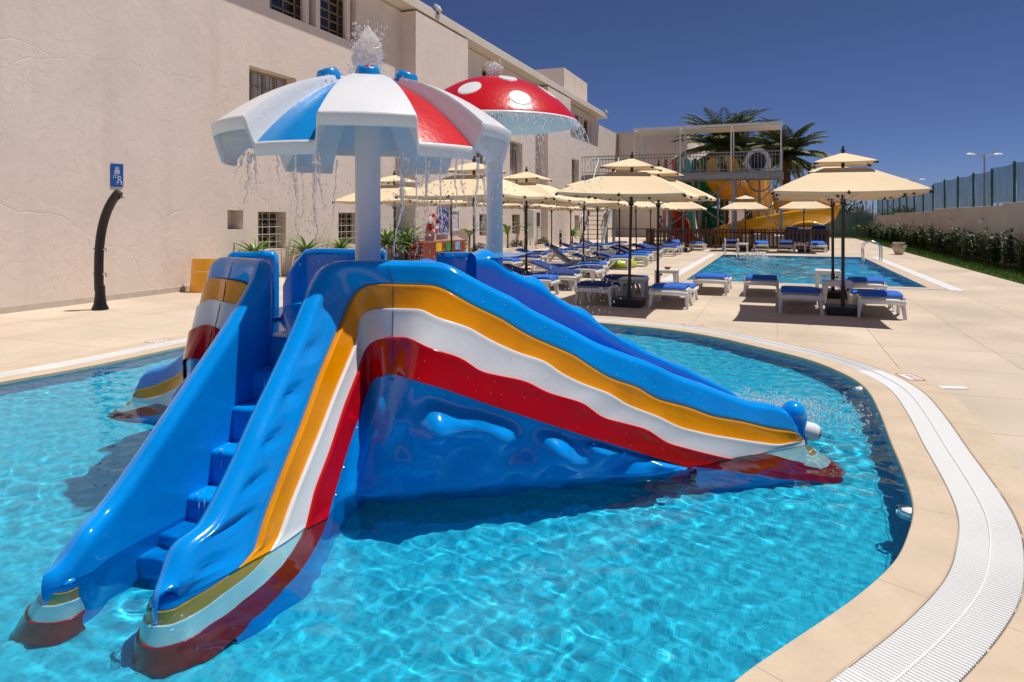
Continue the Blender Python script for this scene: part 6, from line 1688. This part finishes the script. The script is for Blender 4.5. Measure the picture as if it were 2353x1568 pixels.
# ------------------------------------------------------------------ timber fence
TIM = pm('fence_timber', lin((92, 64, 44)), .8, var=.25, vscale=6, bump=.4, bscale=40)
FY = 36.5; fx0, fx1 = -6.5, 2.3
tf = thing('timber_fence', 'brown timber picket fence behind the far loungers', 'fence', (-2, FY, 0))
def fb(name, c, d): m = MB(); m.box(c, d); return m.build(name, TIM, tf)
fb('top_rail', ((fx0 + fx1) / 2, FY, .98), (fx1 - fx0, .10, .05)); fb('low_rail', ((fx0 + fx1) / 2, FY + .03, .12), (fx1 - fx0, .04, .09)); fb('mid_rail', ((fx0 + fx1) / 2, FY + .03, .84), (fx1 - fx0, .04, .09))
xv = fx0
pk = MB(); pk.box((0, 0, .5), (.085, .022, .9)); pkm = pk.mesh('picket', TIM); bt = tf['base']
while xv < fx1:
    o = bpy.data.objects.new('picket', pkm); COL.objects.link(o); o.parent = tf; o.location = (xv - bt[0], FY - .005 - bt[1], -bt[2]); xv += .185
for xv in np.arange(fx0, fx1 + .1, 1.76): fb('post', (xv, FY + .06, .5), (.10, .10, 1.0))
# return of the fence toward the facade
for k in range(14):
    o = bpy.data.objects.new('picket', pkm); COL.objects.link(o); o.parent = tf; o.location = (fx0 - bt[0], FY + .1 + k * .18 - bt[1], -bt[2]); o.rotation_euler = (0, 0, R(90))
for k in range(12):
    o = bpy.data.objects.new('picket', pkm); COL.objects.link(o); o.parent = tf; o.location = (fx1 - bt[0], FY + .1 + k * .18 - bt[1], -bt[2]); o.rotation_euler = (0, 0, R(90))
# stacked loungers behind the fence: each stack of white frames with blue mattresses
SB = 'loungers stacked behind the timber fence'
fr = MB(); fr.box((0, .95, .0), (.64, 1.9, .05), bev=.01); frm = fr.mesh('frame', PLASTIC)
cu = MB(); cu.box((0, .95, 0), (.60, 1.86, .09), bev=.03); cum = cu.mesh('mattress', CUSHD)
def stacked(x, Y, z, me, name, lab, cat, grp): o = bpy.data.objects.new(name, me); COL.objects.link(o); o.location = (x, Y, z); tag(o, lab, cat, grp); return o
for (x, n, kind) in ((1745, 9, 0), (1765, 10, 0), (1790, 8, 0), (1820, 8, 1), (1848, 7, 1), (1883, 9, 1), (1720, 8, 0)):
    p = PY(x, 540, FY + .7)
    for k in range(n):
        if kind: stacked(p.x, FY + .7, .42 + k * .095, cum, 'stacked_mattress', 'dark blue mattress in a stack behind the timber fence', 'mattress', 'mattresses stacked behind the timber fence')
        else: stacked(p.x, FY + .7, .05 + k * .085, frm, 'stacked_lounger', 'white lounger frame in a stack behind the timber fence', 'sun lounger', SB)
    if kind:
        for k in range(5): stacked(p.x, FY + .7, .05 + k * .075, frm, 'stacked_lounger', 'white lounger frame in a stack behind the timber fence', 'sun lounger', SB)
# yellow inflatable on the stacks
p = PY(1857, 521, FY + 1.2); m = MB(); rows = []
for k in range(20):
    f = k / 19; r = .16 * math.sin(math.pi * (.06 + .88 * f)) ** .5 * (1 + .1 * math.cos(k * 2.6)); rows.append([(p.x - .75 + 1.5 * f, FY + 1.4 + r * math.cos(a), 1.16 + .12 * math.sin(math.pi * f) + r * math.sin(a)) for a in [2 * math.pi * q / 12 for q in range(12)]])
m.grid(rows, True); o = m.build('inflatable_mattress', YELL, smooth=True); tag(o, 'orange yellow inflatable lying on the stacked mattresses', 'pool float')
# brown cafe chair behind the fence
# ------------------------------------------------------------------ person swimming in the rear pool
SKIN = pm('skin', (.42, .24, .16), .5); HAIR = pm('hair_dark', (.012, .01, .01), .6)
pr_ = thing('person', 'person with dark hair swimming in the rear pool amid a splash', 'person', (sw.x, sw.y, WZ - .3), 0, local=True)
me = bpy.data.meshes.new('body'); V_ = [(0, 0, .12), (0, .02, .24), (0, -.05, .30), (0, .05, .40), (0, .25, .02), (0, .55, -.05), (.19, .06, .12), (.36, -.12, .18), (.42, -.35, .22), (-.19, .06, .12), (-.42, .0, .02), (-.5, -.25, -.02), (.09, .95, -.1), (-.09, .95, -.1), (.1, 1.35, -.1), (-.1, 1.35, -.12)]
E_ = [(0, 1), (1, 2), (2, 3), (0, 4), (4, 5), (0, 6), (6, 7), (7, 8), (0, 9), (9, 10), (10, 11), (5, 12), (5, 13), (12, 14), (13, 15)]
me.from_pydata(V_, E_, []); bo = bpy.data.objects.new('body', me); COL.objects.link(bo); bo.parent = pr_; me.materials.append(SKIN)
mod = bo.modifiers.new('skin', 'SKIN'); rads = [.15, .06, .085, .075, .14, .13, .07, .05, .04, .07, .05, .04, .08, .08, .06, .06]
for v, r in zip(me.skin_vertices[0].data, rads): v.radius = (r, r * .8 if r > .12 else r)
me.skin_vertices[0].data[0].use_root = True
bo.modifiers.new('sub', 'SUBSURF').render_levels = 2
m = MB(); vs, fs = ICO[3]; m.add([(v[0] * .1, v[1] * .115 - .0 + .02, .385 + v[2] * .12) for v in vs], [f for f in fs if sum(vs[i][2] - .6 * (-vs[i][1]) for i in f) / 3 > -.1]); m.build('hair', HAIR, pr_, smooth=True, world=False)
mb = MB()
for i in range(420):
    a = rw.random() * 6.28; r = abs(rw.gauss(0, .35)); lump(mb, (sw.x + .35 + r * math.cos(a) * 1.3, sw.y - .1 + r * math.sin(a) * .6, WZ + abs(rw.gauss(0, .16)) * max(.15, 1 - r)), rw.uniform(.008, .032), i, .5, 1)
stuff(mb.build('swimmer_splash', WFOAM, smooth=True, auto=180), 'white splash around the swimmer in the rear pool', 'splash')
# ------------------------------------------------------------------ far background on the lawn side
bw = thing('boundary_wall', 'pale boundary wall across the far end beyond the slides', 'wall', (4, 62, 0))
m = MB(); m.box((4.6, 62.2, .95), (5.0, .3, 1.9)); m.build('wall_section', STUCCOW, bw); m = MB(); m.box((4.6, 62.2, 1.92), (5.1, .36, .05)); m.build('wall_top', STUCCOW, bw)
m = MB(); m.box((-1.0, 66, 1.5), (7.0, .3, 3.0)); m.build('wall_section', STUCCO, bw)
fg_ = thing('far_mesh_fence', 'green mesh fence with thin posts across the far end of the lawn', 'fence', (5, 60.5, 0))
for k in range(5): m = MB(); m.box((2.6 + k * 1.1, 60.6, 1.4), (.06, .06, 2.8)); m.build('post', GREEN, fg_)
for k in range(4): m = MB(); m.add([(2.6 + k * 1.1 + .03, 60.6, .05), (2.6 + (k + 1) * 1.1 - .03, 60.6, .05), (2.6 + (k + 1) * 1.1 - .03, 60.6, 2.0), (2.6 + k * 1.1 + .03, 60.6, 2.0)], [(0, 1, 2, 3)]); m.build('mesh_panel', NET, fg_)
for (x, Y, h, lab) in ((2262, 70, None, 'tall twin-arm street lamp beyond the green mesh fence'), (2100, 110, None, 'smaller twin-arm street lamp farther beyond the fence')):
    yt = 357 if x == 2262 else 414; p = PY(x, yt, Y); t = thing('street_lamp', lab, 'street lamp', (p.x, p.y, 0), TH, local=True)
    m = MB(); m.cyl((0, 0, 0), (0, 0, p.z), .11, 10, .06); m.build('pole', GALV, t, smooth=True, auto=40)
    for s in (-1, 1):
        m = MB(); m.tube([(0, 0, p.z - .2), (s * .5, 0, p.z), (s * .9, 0, p.z + .06)], .05, 8); m.build('arm', GALV, t, smooth=True)
        m = MB(); m.tube([(s * .75, 0, p.z + .05), (s * 1.0, 0, p.z + .1), (s * 1.4, 0, p.z + .12), (s * 1.6, 0, p.z + .09)], [.05, .14, .14, .04], 10, squash=(1, .55)); m.build('lamp_head', LAMPW, t, smooth=True)
for k, (x, yt, Y) in enumerate(((1990, 440, 120), (2006, 452, 150), (1962, 470, 170), (1948, 476, 200))):
    p = PY(x, yt, Y); t = thing('distant_lamp', 'distant street lamp in the gap between the slides and the fence', 'street lamp', (p.x, p.y, 0), 0, 'distant street lamps beyond the lawn', local=True)
    m = MB(); m.cyl((0, 0, 0), (0, 0, p.z), .12, 8, .08); m.build('pole', GALV, t); m = MB(); m.tube([(0, 0, p.z), (.8, 0, p.z + .1), (1.6, 0, p.z)], .1, 6); m.build('lamp_head', LAMPW, t)
for (x, Y, r, h, lab) in ((1935, 70, 3.4, 3.4, 'dark rounded tree behind the far wall next to the yellow slide'), (1952, 76, 2.6, 2.6, 'dark bushy tree beyond the far green fence'), (2030, 78, 1.8, 2.2, 'low dark tree behind the garden wall end'), (2300, 36, .8, 2.15, 'small bush top showing over the garden wall beneath the tall lamp')):
    p = PY(x, 500, Y); bush(p.x, Y, r, h, lab, LEAFD, 1500, 'tree', 'bushy_tree')
for (x, Y, lab) in ((2060, 66, 'palm-like shrub top behind the mesh fence end'), (2085, 64, 'second palm-like shrub top behind the mesh fence')):
    p = PY(x, 500, Y); rosette(p.x, Y, 0, 1.6, 40, lab, LEAFD, stem=1.6)
for k in range(9):
    x = 1958 + k * 5.2; p = PY(x, 478 - (k % 3) * 6 + 8, 66 + k); t = thing('thin_pole', 'thin grey pole standing beyond the far wall', 'pole', (p.x, p.y, 0), 0, 'thin poles beyond the far wall', local=True)
    m = MB(); m.cyl((0, 0, 0), (0, 0, p.z), .05, 6); m.build('shaft', GALV, t); m = MB(); m.cyl((0, 0, p.z), (0, 0, p.z + .04), .06, 6); m.build('cap', GALV, t)
p = PY(1972, 445, 72); t = thing('lattice_mast', 'slim grey lattice mast beyond the far wall', 'mast', (p.x, p.y, 0), local=True)
for s in (-1, 1): m = MB(); m.cyl((s * .35, 0, 0), (s * .35, 0, p.z), .05, 6); m.build('leg', GALV, t)
for k in range(int(p.z / .8)): m = MB(); m.cyl((-.35, 0, k * .8), (.35, 0, k * .8 + .8), .03, 5); m.build('lattice_bar', GALV, t)
# broad-leaf plants at the end of the lawn
for (x, lab) in ((1968, 'broad-leaf plant at the far end of the lawn'), (1982, 'second broad-leaf plant by the far lawn corner')):
    p = PY(x, 545, 58.5); banana(p.x, 58.5, 1.3, lab)
# deck beyond fence: thatch parasol far
life_ring(tuple(PY(1518, 512, FY + 2.0)), None, 'red and white life ring on the slide platform post beyond the timber fence', .34, .07)
# low house between platform and palms
